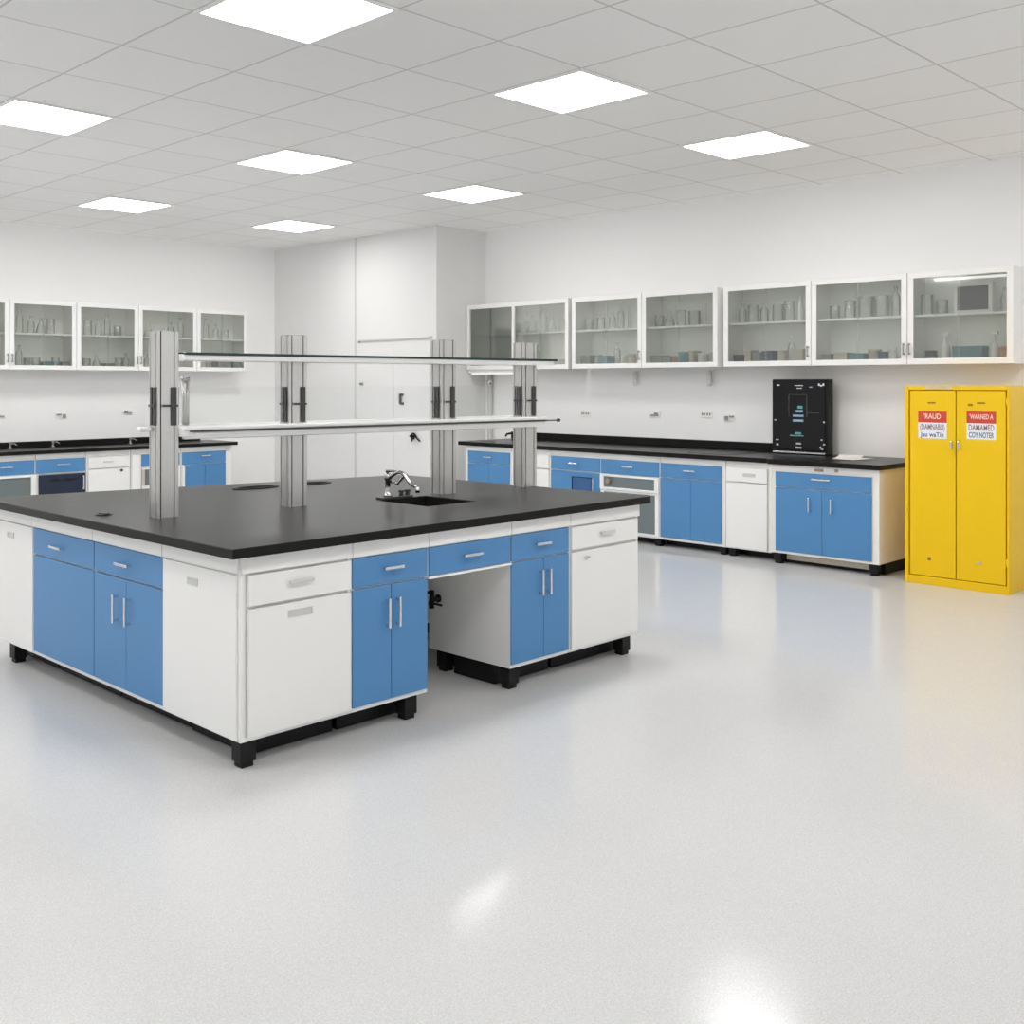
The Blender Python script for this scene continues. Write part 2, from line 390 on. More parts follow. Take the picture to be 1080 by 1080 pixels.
# blue double door unit
def front_blue(s0, s1, sp, h1, h2, label, legs):
    t = thing('base_cabinet', label, 'cabinet', (s0, 3.73, 0), 'island bench cabinets')
    carcass(FF, t, s0, s1, 0.455 if s0 > 3.5 else 0.613, ZB, ZT, rail=RAIL, pl=(0.02, 0.02))
    if s0 > 3.5:
        mb = MB(); FF.box(mb, s0+0.0015, s0+0.0195, -0.613, -0.4555, ZB, 0.69); mb.build('side_panel', 'white', t)
    d = front(FF, t, 'drawer', s0+0.002, s1-0.004, 0.650, 0.784, 'blue'); bar_handle(FF, d, (s0+s1)/2, 0.722, 0.11)
    d = front(FF, t, 'door', s0+0.002, sp, 0.128, 0.646, 'blue', gap=0.0015); bar_handle(FF, d, sp-0.03, 0.52, 0.135, True)
    d = front(FF, t, 'door', sp, s1-0.004, 0.128, 0.646, 'blue', gap=0.0015); bar_handle(FF, d, sp+0.03, 0.52, 0.135, True)
    for s in legs: leg(FF, t, s, -0.045, ZB); 
    leg(FF, t, legs[-1], -0.52, ZB)
front_blue(2.837, 3.279, 3.058, 0, 0, 'blue two-door island cabinet left of the knee space, beside the white corner cabinet', (3.19,))
front_blue(3.831, 4.280, 4.074, 0, 0, 'blue two-door island cabinet right of the knee space', (3.872,))
# kneehole drawer
t = thing('kneehole_drawer', 'wide blue drawer bridging the knee space of the island bench', 'drawer', (3.28, 3.73, 0), 'island bench cabinets')
mb = MB(); FF.box(mb, 3.281, 3.829, -0.45, 0, 0.642, 0.655); FF.box(mb, 3.281, 3.829, -0.03, 0, 0.655, ZT); FF.box(mb, 3.281, 3.829, 0.0005, 0.016, RAIL, ZT, 0.002)
FF.box(mb, 3.281, 3.829, 0.0, 0.014, 0.636, 0.647); FF.box(mb, 3.281, 3.829, -0.45, -0.43, 0.655, ZT)
mb.build('drawer_case', 'white', t)
d = front(FF, t, 'drawer', 3.282, 3.828, 0.648, 0.785, 'blue'); bar_handle(FF, d, 3.55, 0.722, 0.12)
# white right unit
t = thing('base_cabinet', 'white cabinet at the right end of the island bench front', 'cabinet', (4.28, 3.73, 0), 'island bench cabinets')
carcass(FF, t, 4.282, 4.885, 0.613, ZB, ZT, rail=RAIL)
d = front(FF, t, 'drawer', 4.285, 4.868, 0.655, 0.782, 'white', gap=0.004); bar_handle(FF, d, 4.58, 0.728, 0.12, mat='light_grey')
d = front(FF, t, 'door', 4.285, 4.868, 0.122, 0.648, 'white', gap=0.004)
mb = MB(); mb.lathe([(0.009, 0), (0.011, 0.006), (0.008, 0.012)], 4.40, 3.73-0.030, 0.606, 12, 'Y'); FF.box(mb, 4.408, 4.432, 0.018, 0.026, 0.602, 0.612); mb.build('lock', 'steel', d)
leg(FF, t, 4.80, -0.05, ZB); leg(FF, t, 4.80, -0.55, ZB)
# left side units
t = thing('base_cabinet', 'blue two-door cabinet on the left side of the island, next to white corner panel', 'cabinet', (2.29, 4.345, 0), 'island bench cabinets')
carcass(FL, t, 4.345, 5.028, 0.54, ZB, ZT, rail=RAIL)
d = front(FL, t, 'drawer', 4.346, 5.026, 0.645, 0.784, 'blue'); bar_handle(FL, d, 4.70, 0.712, 0.13)
d = front(FL, t, 'door', 4.693, 5.026, 0.128, 0.641, 'blue', gap=0.0015); bar_handle(FL, d, 4.775, 0.50, 0.135, True)
d = front(FL, t, 'door', 4.346, 4.693, 0.128, 0.641, 'blue', gap=0.0015); bar_handle(FL, d, 4.655, 0.50, 0.135, True)
leg(FL, t, 4.40, -0.42, ZB)
t = thing('base_cabinet', 'blue single-door cabinet on the left side of the island bench', 'cabinet', (2.29, 5.03, 0), 'island bench cabinets')
carcass(FL, t, 5.028, 5.755, 0.54, ZB, ZT, rail=RAIL)
d = front(FL, t, 'drawer', 5.03, 5.752, 0.645, 0.784, 'blue'); bar_handle(FL, d, 5.43, 0.712, 0.13)
front(FL, t, 'door', 5.03, 5.752, 0.128, 0.641, 'blue')
leg(FL, t, 5.5, -0.42, ZB)
t = thing('base_cabinet', 'white island cabinet cut by the left edge of the photo', 'cabinet', (2.29, 5.755, 0), 'island bench cabinets')
carcass(FL, t, 5.757, 6.30, 0.54, ZB, ZT, rail=RAIL)
d = front(FL, t, 'door', 5.76, 6.298, 0.115, 0.782, 'white', th=0.012, gap=0.001); recessed_pull(FL, d, 6.05, 0.713, 0.09, d=0.012)
leg(FL, t, 6.09, -0.045, ZB)
# middle carcass that carries the far half of the worktop
t = thing('base_cabinet', 'plain white inner cabinet under the middle of the island worktop', 'cabinet', (3.0, 4.8, 0), 'island bench cabinets')
mb = MB(); mb.box(2.86, 4.78, 4.80, 4.82, ZB, ZT); mb.box(2.86, 4.78, 5.62, 5.64, ZB, ZT); mb.box(2.86, 2.88, 4.82, 5.62, ZB, ZT); mb.box(4.76, 4.78, 4.82, 5.62, ZB, ZT); mb.box(2.88, 4.76, 4.82, 5.62, ZB, ZB+0.02)
mb.build('carcass', 'white', t)
mb = MB(); mb.box(2.95, 4.7, 4.95, 5.5, 0.004, ZB); mb.build('shade_block', 'black', t)  # black block added to deepen the shade beneath the island
# worktop with sink opening
SK = (3.70, 4.06, 4.205, 4.63)   # u0,u1,v0,v1
def worktop_island():
    outer = [(2.215, 3.665), (4.935, 3.675), (4.86, 5.80), (2.215, 6.35)]
    inner = [(SK[0], SK[2]), (SK[1], SK[2]), (SK[1], SK[3]), (SK[0], SK[3])]
    b = bmesh.new(); z0, z1, e = 0.8605, 0.90, 0.003
    def ring(pts, z): return [b.verts.new((x, y, z)) for x, y in pts]
    cx_, cy_ = 3.6, 4.9
    ins = [(x + (e if x < cx_ else -e), y + (e if y < cy_ else -e)) for x, y in outer]
    ot, om, ob = ring(ins, z1), ring(outer, z1-e), ring(outer, z0)
    it, ib = ring(inner, z1), ring(inner, z0)
    for k in range(4):
        q = (k+1) % 4
        b.faces.new((ot[k], ot[q], it[q], it[k])); b.faces.new((om[k], om[q], ot[q], ot[k])); b.faces.new((ob[k], ob[q], om[q], om[k]))
        b.faces.new((it[k], it[q], ib[q], ib[k])); b.faces.new((ob[q], ob[k], ib[k], ib[q]))
    bmesh.ops.recalc_face_normals(b, faces=b.faces)
    mb = MB(); mb._add(b)
    return mb.build('worktop', 'epoxy')
tag(worktop_island(), 'large black worktop of the island bench, carrying the posts and sink', 'worktop')
# sink
t = thing('sink', 'black rectangular sink let into the island worktop beside the tap', 'sink', (3.88, 4.42, 0.9))
a, b_, c, d_ = SK[0]+0.001, SK[1]-0.001, SK[2]+0.001, SK[3]-0.001
mb = MB(); w = 0.012; zb = 0.70
mb.box(a, a+w, c, d_, zb, 0.8985); mb.box(b_-w, b_, c, d_, zb, 0.8985); mb.box(a+w, b_-w, c, c+w, zb, 0.8985); mb.box(a+w, b_-w, d_-w, d_, zb, 0.8985)
mb.box(a+w, b_-w, c+w, d_-w, zb, zb+w); mb.build('basin', 'black', t)
mb = MB(); mb.lathe([(0.035, 0), (0.035, 0.006), (0.024, 0.008), (0.02, 0.004)], 3.88, 4.42, zb+w, 20); mb.build('drain', 'steel', t)
# tap
def tap(loc, label):
    x, y, z = loc
    t = thing('laboratory_tap', label, 'tap', loc)
    mb = MB(); mb.box(x-0.06, x+0.16, y-0.035, y+0.035, z, z+0.010, 0.004); mb.build('base_plate', 'dark', t)
    mb = MB(); mb.lathe([(0.026, 0.010), (0.022, 0.022), (0.015, 0.03), (0.015, 0.10), (0.020, 0.105), (0.020, 0.135), (0.012, 0.142)], x, y, z, 18); mb.build('column', 'chrome', t)
    mb = MB(); P = []
    for k in range(15):
        s = k/14; P.append((x + 0.015*s, y - 0.02 - 0.215*s, z + 0.118 + 0.034*math.sin(math.pi*min(1, s*1.35)) - 0.075*max(0, s-0.45)))
    mb.tube(P, 0.010); mb.tube([P[-1], (P[-1][0], P[-1][1]-0.006, P[-1][2]-0.03)], 0.012); mb.build('spout', 'chrome', t)
    mb = MB(); mb.tube([(x, y, z+0.10), (x+0.02, y-0.06, z+0.085), (x+0.03, y-0.10, z+0.125), (x+0.03, y-0.13, z+0.14)], 0.007)
    mb.tube([(x, y, z+0.14), (x-0.01, y+0.0, z+0.155), (x+0.01, y-0.06, z+0.158)], [0.009, 0.009, 0.006]); mb.build('lever', 'chrome', t)
    for k, dx in enumerate((0.09, 0.135)):
        mb = MB(); mb.lathe([(0.014, 0.010), (0.014, 0.02), (0.009, 0.026), (0.018, 0.03), (0.018, 0.042)], x+dx, y-0.01, z, 14); mb.build('knob', 'dark', t)
tap((3.81, 4.668, 0.9), 'chrome laboratory tap with arched spout beside the island sink')
def cup(x, y, sx, label):
    t = thing('cup_sink', label, 'sink', (x, y, 0.9), 'small cup sinks near the back edge of the island')
    b = MB(); n = 28; prof = [(1.0, 0.0), (1.0, 0.004), (0.94, 0.007), (0.80, 0.006)]
    bm = bmesh.new(); rings = [[bm.verts.new((x + sx*r*math.cos(2*math.pi*k/n), y + 0.075*r*math.sin(2*math.pi*k/n), 0.9+h)) for k in range(n)] for r, h in prof]
    for p, q in zip(rings, rings[1:]):
        for k in range(n): bm.faces.new((p[k], p[(k+1) % n], q[(k+1) % n], q[k])).smooth = True
    bm.faces.new(list(reversed(rings[0])))
    b._add(bm); b.build('rim', 'black', t)
    bm = bmesh.new(); bm.faces.new([bm.verts.new((x + sx*0.80*math.cos(2*math.pi*k/n), y + 0.06*math.sin(2*math.pi*k/n), 0.9045)) for k in range(n)])
    b = MB(); b._add(bm); b.build('grate', 'matte_black', t)
cup(3.62, 5.72, 0.16, 'dark cup sink on the back of the island worktop, left of the second post')
cup(4.02, 5.70, 0.15, 'dark cup sink on the back of the island worktop, right of the second post')
t = thing('power_port', 'small black flush port in the island worktop left of the front post', 'port', (2.36, 5.09, 0.9))
mb = MB(); mb.lathe([(0.040, 0), (0.040, 0.003), (0.034, 0.005)], 2.36, 5.09, 0.9, 20); mb.build('ring', 'black', t)
mb = MB(); mb.box(2.345, 2.375, 5.06, 5.12, 0.905, 0.911, 0.002); mb.build('flap', 'dark', t)
# valve in the kneehole
t = thing('pipe_valve', 'small black pipe valve fixed to the side of the island knee space', 'valve', (3.83, 4.18, 0.39))
mb = MB(); mb.lathe([(0.012, 0), (0.012, 0.040), (0.022, 0.044), (0.022, 0.0525)], 3.78, 4.265, 0.39, 14, 'X'); mb.tube([(3.782, 4.265, 0.345), (3.782, 4.265, 0.44)], 0.014); mb.build('body', 'black', t)
mb = MB(); mb.tube([(3.782, 4.185, 0.372), (3.782, 4.285, 0.372)], 0.006); mb.tube([(3.765, 4.235, 0.43), (3.765, 4.285, 0.43)], 0.008); mb.build('lever', 'black', t)

# ------------------------------------------------------------------ reagent rack on the island (local frame along its length)
AX, AY, ANG = 2.535, 4.82, math.atan2(-0.22, 2.31)
rack = thing('reagent_rack', 'four aluminium posts carrying two long shelves along the island worktop', 'rack', (AX, AY, 0.9), None, ANG, True)
def post(x, name='post'):
    a = 0.052; g = 0.010
    # grooved profile: two slots on every face
    side = [(-a, -a), (-0.040, -a), (-0.040, -a+g), (-0.034, -a+g), (-0.034, -a), (0.027, -a), (0.027, -a+g), (0.033, -a+g), (0.033, -a)]
    poly = []
    for k in range(4):
        cs, sn = math.cos(k*math.pi/2), math.sin(k*math.pi/2)
        poly += [(x + px*cs - py*sn, px*sn + py*cs) for px, py in side]
    mb = MB(); mb.prism(poly, 0.0, 0.90)
    p = mb.build(name, 'alu', rack)
    mb = MB()
    for k in range(4):
        cs, sn = math.cos(k*math.pi/2), math.sin(k*math.pi/2)
        for c0, c1 in ((-0.0395, -0.0345), (0.0275, 0.0325)):
            pl = [(c0, -a+g), (c1, -a+g), (c1, -a+g+0.002), (c0, -a+g+0.002)]
            pl = [(c0, -a+0.0075), (c1, -a+0.0075), (c1, -a+g+0.0005), (c0, -a+g+0.0005)]
            mb.prism([(x + px*cs - py*sn, px*sn + py*cs) for px, py in pl], 0.004, 0.898)
    mb.build('groove_strip', 'dark', p)
    mb = MB(); mb.box(x-0.047, x+0.047, -0.047, 0.047, 0.8995, 0.904, 0.002); mb.build('cap', 'grey', p)
    mb = MB()
    for yy in (-0.030, 0.006): mb.box(x-a-0.008, x-a-0.0005, yy, yy+0.020, 0.445, 0.63, 0.002)
    mb.box(x+0.012, x+0.040, -a-0.009, -a-0.0005, 0.445, 0.63, 0.002); mb.box(x+a+0.0005, x+a+0.012, -0.03, 0.02, 0.445, 0.63, 0.002)
    mb.box(x-a-0.014, x-a-0.008, -0.034, 0.03, 0.535, 0.546); mb.box(x-0.03, x+0.045, -a-0.014, -a-0.009, 0.535, 0.546)
    mb.build('socket_strip', 'dark', p)
    return p
for x in (0.0, 0.705, 1.697, 2.335): post(x)
# upper shelf
mb = MB()
mb.box(0.058, 2.49, -0.10, -0.07, 0.760, 0.787, 0.003); mb.box(0.058, 2.49, 0.07, 0.10, 0.760, 0.787, 0.003)
mb.box(0.058, 0.075, -0.07, 0.07, 0.765, 0.787); mb.box(2.473, 2.49, -0.07, 0.07, 0.765, 0.787)
for x0, x1 in ((0.075, 0.645), (0.765, 1.637), (1.757, 2.275), (2.395, 2.473)): mb.box(x0, x1, -0.07, 0.07, 0.772, 0.780)
us = mb.build('upper_shelf', 'white_frame', rack)
mb = MB()
mb.box(0.064, 2.52, -0.104, -0.056, 0.7875, 0.800, 0.002); mb.box(0.064, 2.52, 0.056, 0.104, 0.7875, 0.800, 0.002)
for x0, x1 in ((0.064, 0.645), (0.765, 1.637), (1.757, 2.275), (2.395, 2.52)): mb.box(x0, x1, -0.056, 0.056, 0.7875, 0.800)
mb.build('glass_top', 'edge_glass', us)
mb = MB(); mb.box(0.0535, 0.085, -0.09, -0.02, 0.757, 0.79, 0.003); mb.build('bracket', 'white_frame', us)
# lower shelf
mb = MB()
mb.box(0.058, 2.44, -0.10, -0.056, 0.420, 0.438, 0.004); mb.box(0.066, 2.43, -0.092, -0.056, 0.376, 0.408, 0.004)
mb.box(0.062, 2.436, -0.088, -0.06, 0.408, 0.420)
mb.box(0.058, 2.44, 0.056, 0.26, 0.415, 0.438, 0.004)
for x0, x1 in ((0.058, 0.645), (0.765, 1.637), (1.757, 2.275), (2.395, 2.44)): mb.box(x0, x1, -0.056, 0.056, 0.418, 0.437)
ls = mb.build('lower_shelf', 'white_frame', rack)
mb = MB(); mb.tube([(0.09, -0.098, 0.415), (2.53, -0.098, 0.415)], 0.0042, 8); mb.lathe([(0.011, 0), (0.011, 0.016)], 2.525, -0.098, 0.415, 12, 'X'); mb.build('rail', 'dark', ls)
mb = MB(); mb.box(0.0535, 0.11, -0.095, -0.02, 0.388, 0.436, 0.004); mb.box(-0.115, -0.058, 0.005, 0.06, 0.415, 0.437, 0.006); mb.build('bracket', 'white_frame', ls)
mb = MB()
for x0, x1 in ((0.068, 0.64), (0.772, 1.63), (1.765, 2.27)): mb.box(x0, x1, 0.000, 0.006, 0.4385, 0.632)
mb.build('guard_panel', 'guard', rack)
for yy, r, h in ((0.10, 0.012, 0.68), (0.135, 0.012, 0.685)):
    mb = MB(); mb.tube([(0.16, yy, 0.4385), (0.16, yy, h)], r, 12); mb.lathe([(r*1.25, 0), (r*1.25, 0.02)], 0.16, yy, h-0.02, 12); mb.build('upright_rod', 'alu', rack)

# ------------------------------------------------------------------ right wall bench
FB, FE = Face('L', 8.20), Face('L', 8.13)
bz0, bz1 = 0.072, 0.853
def bench(F, s0, s1, label, depth, z0=bz0, z1=bz1, mat='white'):
    t = thing('base_cabinet', label, 'cabinet', (F.p, s0, 0) if F.k == 'L' else (s0, F.p, 0), 'right wall bench cabinets' if F.k == 'L' else 'left wall bench cabinets')
    carcass(F, t, s0, s1, depth, z0, z1, mat=mat, shade_block=0.14)
    return t
DP = WU - 8.20 - 0.01
t = bench(FB, 7.955, 8.68, 'blue cabinet at the far end of the right wall bench', DP)
d = front(FB, t, 'drawer', 7.975, 8.63, 0.66, 0.798, 'blue'); bar_handle(FB, d, 8.30, 0.735, 0.13)
for a, b_ in ((7.975, 8.30), (8.30, 8.63)): front(FB, t, 'door', a, b_, 0.096, 0.655, 'blue', gap=0.0015)
leg(FB, t, 8.6, -0.045, bz0)
t = bench(FB, 7.385, 7.952, 'plain white cabinet behind the right post, second from far end of right bench', DP)
front(FB, t, 'drawer', 7.40, 7.94, 0.66, 0.798, 'white'); front(FB, t, 'door', 7.40, 7.94, 0.096, 0.652, 'white'); leg(FB, t, 7.88, -0.045, bz0)
t = bench(FB, 6.715, 7.382, 'blue cabinet with a dark recessed hatch in its door, right wall bench', DP)
d = front(FB, t, 'drawer', 6.72, 7.378, 0.66, 0.798, 'blue'); bar_handle(FB, d, 7.06, 0.733, 0.12)
d = front(FB, t, 'door', 6.72, 7.378, 0.096, 0.652, 'blue')
mb = MB(); FB.box(mb, 6.83, 7.07, 0.0182, 0.021, 0.30, 0.595); mb.build('hatch', 'deep_blue', d)
mb = MB(); FB.box(mb, 6.82, 7.08, 0.018, 0.026, 0.595, 0.602); FB.box(mb, 7.07, 7.08, 0.018, 0.026, 0.30, 0.595); mb.build('hatch_frame', 'navy', d)
bar_handle(FB, d, 6.795, 0.50, 0.20, True)
leg(FB, t, 7.3, -0.045, bz0)
t = bench(FB, 5.995, 6.712, 'bench unit with blue drawer over a white framed grey glass front', DP)
d = front(FB, t, 'drawer', 6.0, 6.71, 0.655, 0.798, 'blue'); bar_handle(FB, d, 6.36, 0.735, 0.13)
d = front(FB, t, 'glass_drawer', 6.0, 6.71, 0.50, 0.652, 'white_frame', th=0.014)
mb = MB(); FB.box(mb, 6.045, 6.665, 0.0142, 0.016, 0.525, 0.63); mb.build('pane', 'grey_glass', d)
mb = MB(); FB.box(mb, 6.0, 6.71, 0.014, 0.026, 0.63, 0.65, 0.002); FB.box(mb, 6.0, 6.71, 0.014, 0.026, 0.502, 0.525, 0.002); FB.box(mb, 6.0, 6.045, 0.014, 0.026, 0.525, 0.63); FB.box(mb, 6.665, 6.71, 0.014, 0.026, 0.525, 0.63); mb.build('frame', 'white_frame', d)
mb = MB(); mb.lathe([(0.022, 0), (0.026, 0.01), (0.018, 0.03)], 8.20-0.047, 6.60, 0.585, 16, 'X'); mb.build('knob', 'brown', d)
d = front(FB, t, 'glass_door', 6.0, 6.71, 0.085, 0.498, 'white_frame', th=0.014)
mb = MB(); FB.box(mb, 6.045, 6.665, 0.0142, 0.016, 0.11, 0.48); mb.build('pane', 'grey_glass', d)
leg(FB, t, 6.62, -0.045, bz0); leg(FB, t, 6.03, -0.045, bz0)
t = bench(FB, 5.272, 5.992, 'blue two-door bench cabinet between the glass front and narrow white cabinet', DP)
d = front(FB, t, 'drawer', 5.31, 5.985, 0.66, 0.798, 'blue'); bar_handle(FB, d, 5.645, 0.735, 0.13)
for a, b_ in ((5.31, 5.645), (5.645, 5.985)): front(FB, t, 'door', a, b_, 0.096, 0.655, 'blue', gap=0.0015)
leg(FB, t, 5.31, -0.045, bz0)
t = bench(FB, 4.81, 5.268, 'narrow white bench cabinet beside the projecting blue end cabinet', DP)
d = front(FB, t, 'drawer', 4.84, 5.26, 0.67, 0.80, 'white'); recessed_pull(FB, d, 5.02, 0.735, 0.12)
front(FB, t, 'door', 4.84, 5.26, 0.08, 0.665, 'white'); leg(FB, t, 5.21, -0.045, bz0)
t = thing('base_cabinet', 'blue two-door end cabinet under the black device, nearest the yellow cabinet', 'cabinet', (8.13, 3.8, 0), 'right wall bench cabinets')
carcass(FE, t, 3.795, 4.785, WU-8.13-0.01, 0.095, bz1, mat='warm_white', shade_block=0.12)
d = front(FE, t, 'drawer', 3.857, 4.725, 0.661, 0.793, 'blue'); bar_handle(FE, d, 4.29, 0.745, 0.17)
d = front(FE, t, 'door', 4.29, 4.725, 0.115, 0.657, 'blue', gap=0.0015); bar_handle(FE, d, 4.40, 0.53, 0.12, True)
d = front(FE, t, 'door', 3.857, 4.29, 0.115, 0.657, 'blue', gap=0.0015); bar_handle(FE, d, 4.20, 0.53, 0.12, True)
mb = MB(); FE.box(mb, 4.28, 4.36, 0.0005, 0.008, 0.812, 0.832, 0.002); FE.box(mb, 4.15, 4.175, 0.0005, 0.012, 0.815, 0.838, 0.002); mb.build('socket', 'brown', t)
mb = MB(); FE.box(mb, 3.90, 4.67, -0.10, -0.09, 0.032, 0.0945); mb.build('stretcher', 'beige', t)
leg(FE, t, 4.715, -0.045, 0.095); leg(FE, t, 3.85, -0.045, 0.095); leg(FE, t, 3.85, -0.60, 0.095)
mb = MB(); mb.prism([(8.165, 8.76), (8.165, 4.83), (8.095, 4.78), (8.095, 3.77), (WU-0.002, 3.77), (WU-0.002, 8.76)], 0.8535, 0.895)
wt = tag(mb.build('worktop', 'epoxy'), 'long black worktop of the bench along the right wall', 'worktop')
mb = MB(); mb.box(WU-0.03, WU-0.002, 5.10, 8.76, 0.8955, 0.975, 0.003); tag(mb.build('backsplash', 'epoxy'), 'black upstand strip along the wall behind the right worktop', 'backsplash')
mb = MB(); mb.box(8.30, 8.95, 5.3, 5.75, 0.8952, 0.898, 0.001); mb.build('inset_tray', 'epoxy', wt)
# far right small tap
t = thing('bench_tap', 'small black tap on the far end of the right wall worktop', 'tap', (8.72, 8.42, 0.895))
mb = MB(); mb.lathe([(0.03, 0), (0.03, 0.01), (0.016, 0.02), (0.016, 0.07), (0.024, 0.075), (0.024, 0.09)], 8.72, 8.42, 0.895, 16); mb.build('body', 'black', t)
mb = MB(); mb.tube([(8.72, 8.42, 0.965), (8.70, 8.46, 0.975), (8.68, 8.50, 0.965), (8.675, 8.51, 0.94)], 0.012); mb.build('spout', 'black', t)

# black device
t = thing('laboratory_appliance', 'tall black glass-fronted appliance on the right worktop beside papers', 'appliance', (8.87, 4.89, 0.895))
FD = Face('L', 8.82)
mb = MB(); FD.box(mb, 4.60, 5.16, -0.10, 0, 0.8955, 1.585, 0.006); mb.build('housing', 'black', t)
mb = MB(); FD.box(mb, 4.625, 5.155, 0.0005, 0.010, 0.935, 1.58, 0.003); gp = mb.build('glass_front', 'black_gloss', t)
mb = MB(); FD.box(mb, 4.62, 5.15, 0.0005, 0.014, 0.905, 0.920, 0.002); mb.build('base_strip', 'steel', t)
def dev(name, mat, rects):
    mb = MB()
    for s0, s1, z0, z1 in rects: FD.box(mb, s0, s1, 0.0102, 0.013, z0, z1)
    mb.build(name, mat, gp)
def dz(y): return 1.586 - (y-400)*0.00870
def dv(x): return 5.157 - (x-815)*0.00975
def rect(x0, x1, y0, y1): return (dv(x1), dv(x0), dz(y1), dz(y0))
dev('reflection_bar', 'blue_reflection', [rect(840.2, 847.2, 432.5, 435), rect(837, 848, 437.5, 439.7), rect(837, 847.8, 442.5, 444.8)])  # pale blue bars paint reflections onto the glass front
dev('reflection_bar', 'teal_reflection', [rect(839.5, 845.5, 456, 458.2), rect(834, 848, 459, 460.2), rect(842, 847, 428, 431)])  # teal bars, likewise painted reflections
dev('vent', 'light_grey', [rect(838.5, 847.5, 406.3, 407.2), rect(841, 846.5, 409.2, 410), rect(840.5, 845.5, 467, 468.6), rect(840.2, 846, 471.3, 473)])
dev('window_outline', 'dark', [rect(832.5, 833.4, 417, 440), rect(851, 852, 416, 440), rect(832.5, 852, 416, 416.6), rect(852, 864, 435, 435.8)])
dev('indicator', 'white_plastic', [rect(820, 823, 405.7, 407), rect(863, 864.6, 404.5, 407), rect(865, 867, 406, 407.8), rect(867.4, 869, 404.5, 407), rect(817.5, 819.5, 443, 444), rect(868, 869.6, 444, 445.4)])
dev('button', 'light_grey', [rect(819.5, 822, 468.5, 470.5), rect(819, 822, 464, 465), rect(868, 870, 467, 468.5), rect(864.5, 866, 470, 472), rect(866, 868, 472, 473.5), rect(865.8, 867.4, 462.5, 463.8), rect(854, 857, 408, 408.8)])
# papers
t = thing('paper_stack', 'loose white papers lying on the right worktop next to the black appliance', 'paper', (8.62, 4.3, 0.895))
for k, (x, y, r) in enumerate(((8.68, 4.34, 0.25), (8.58, 4.24, -0.15))):
    bm = bmesh.new(); n = 8
    g = [[bm.verts.new(((i/n-0.5)*0.30, (j/n-0.5)*0.21, (0.05*max(0, i/n-0.5)**1.5*(1-k)))) for j in range(n+1)] for i in range(n+1)]
    for i in range(n):
        for j in range(n): bm.faces.new((g[i][j], g[i+1][j], g[i+1][j+1], g[i][j+1]))
    b = MB(); b._add(bm, Matrix.Translation((x, y, 0.8975+0.003*k)) @ Matrix.Rotation(r, 4, 'Z')); b.build('sheet', 'paper', t)

# ------------------------------------------------------------------ yellow safety cabinet
FY = Face('L', 8.10)
t = thing('safety_cabinet', 'tall yellow two-door metal safety cabinet standing at the end of the right bench', 'cabinet', (8.4, 3.18, 0))
y0, y1, yz = 2.788, 3.569, 1.53
mb = MB()
FY.box(mb, y0, y0+0.02, -0.66, 0, 0.0, yz); FY.box(mb, y1-0.02, y1, -0.66, 0, 0.0, yz); FY.box(mb, y0+0.02, y1-0.02, -0.66, -0.64, 0, yz)
FY.box(mb, y0+0.02, y1-0.02, -0.64, 0, yz-0.02, yz); FY.box(mb, y0+0.02, y1-0.02, -0.64, 0, 0.0, 0.06)
FY.box(mb, y0+0.02, y1-0.02, -0.04, -0.02, 0.06, yz-0.02)
# face frame
FY.box(mb, y0, y0+0.016, 0, 0.012, 0.0, yz, 0.003); FY.box(mb, y1-0.03, y1, 0, 0.012, 0.0, yz, 0.003)
FY.box(mb, y0+0.016, y1-0.03, 0, 0.012, 1.497, yz, 0.003); FY.box(mb, y0+0.016, y1-0.03, 0, 0.012, 0.0, 0.062, 0.003)
mb.build('body', 'yellow', t)
mb = MB(); FY.box(mb, y0+0.017, y1-0.031, -0.018, -0.012, 0.063, 1.496); mb.build('door_seam', 'yellow_dark', t)
yd = 3.175
doors = []
for a, b_ in ((yd, y1-0.035), (y0+0.022, yd)):
    mb = MB(); FY.box(mb, a+0.004, b_-0.003, -0.011, 0.008, 0.067, 1.492, 0.004); doors.append(mb.build('door', 'yellow', t))
def sign(door, s0, s1, z0, zm, z1, lines):
    mb = MB(); FY.box(mb, s0, s1, 0.0082, 0.0094, z0, zm); pl = mb.build('sign_plate', 'sign_white', door)
    mb = MB(); FY.box(mb, s0, s1, 0.0082, 0.0094, zm, z1); hd = mb.build('sign_header', 'red', door)
    for txt, zc, size, wid, mat in lines:
        cu = bpy.data.curves.new('lettering', 'FONT'); cu.body = txt; cu.size = size; cu.align_x = 'CENTER'; cu.align_y = 'CENTER'; cu.extrude = 0.0004
        cu.offset = 0.0008
        ob = bpy.data.objects.new('tmp_text', cu); COL.objects.link(ob)
        bpy.context.view_layer.update()
        w = ob.dimensions.x
        me = bpy.data.meshes.new_from_object(ob.evaluated_get(bpy.context.evaluated_depsgraph_get()))
        bpy.data.objects.remove(ob); bpy.data.curves.remove(cu)
        me.name = 'lettering'; me.materials.clear(); me.materials.append(M[mat])
        k = wid/max(w, 1e-4)
        # text x runs towards -v, text y up, extrusion towards -u
        mt = Matrix(((0, 0, -1, 8.10-0.0098), (-k, 0, 0, (s0+s1)/2), (0, 1, 0, zc), (0, 0, 0, 1)))
        me.transform(Matrix.Translation(-Vector(t['_org'])) @ mt)
        lo = bpy.data.objects.new('lettering', me); COL.objects.link(lo); lo.parent = hd if zc > zm else pl
sign(doors[0], 3.244, 3.464, 1.124, 1.247, 1.332, [("'RAUD", 1.293, 0.055, 0.13, 'ink_pale'), ('(DAMNABLI)', 1.212, 0.062, 0.19, 'ink_brown'), ('Jau waTin', 1.153, 0.048, 0.18, 'ink_blue')])
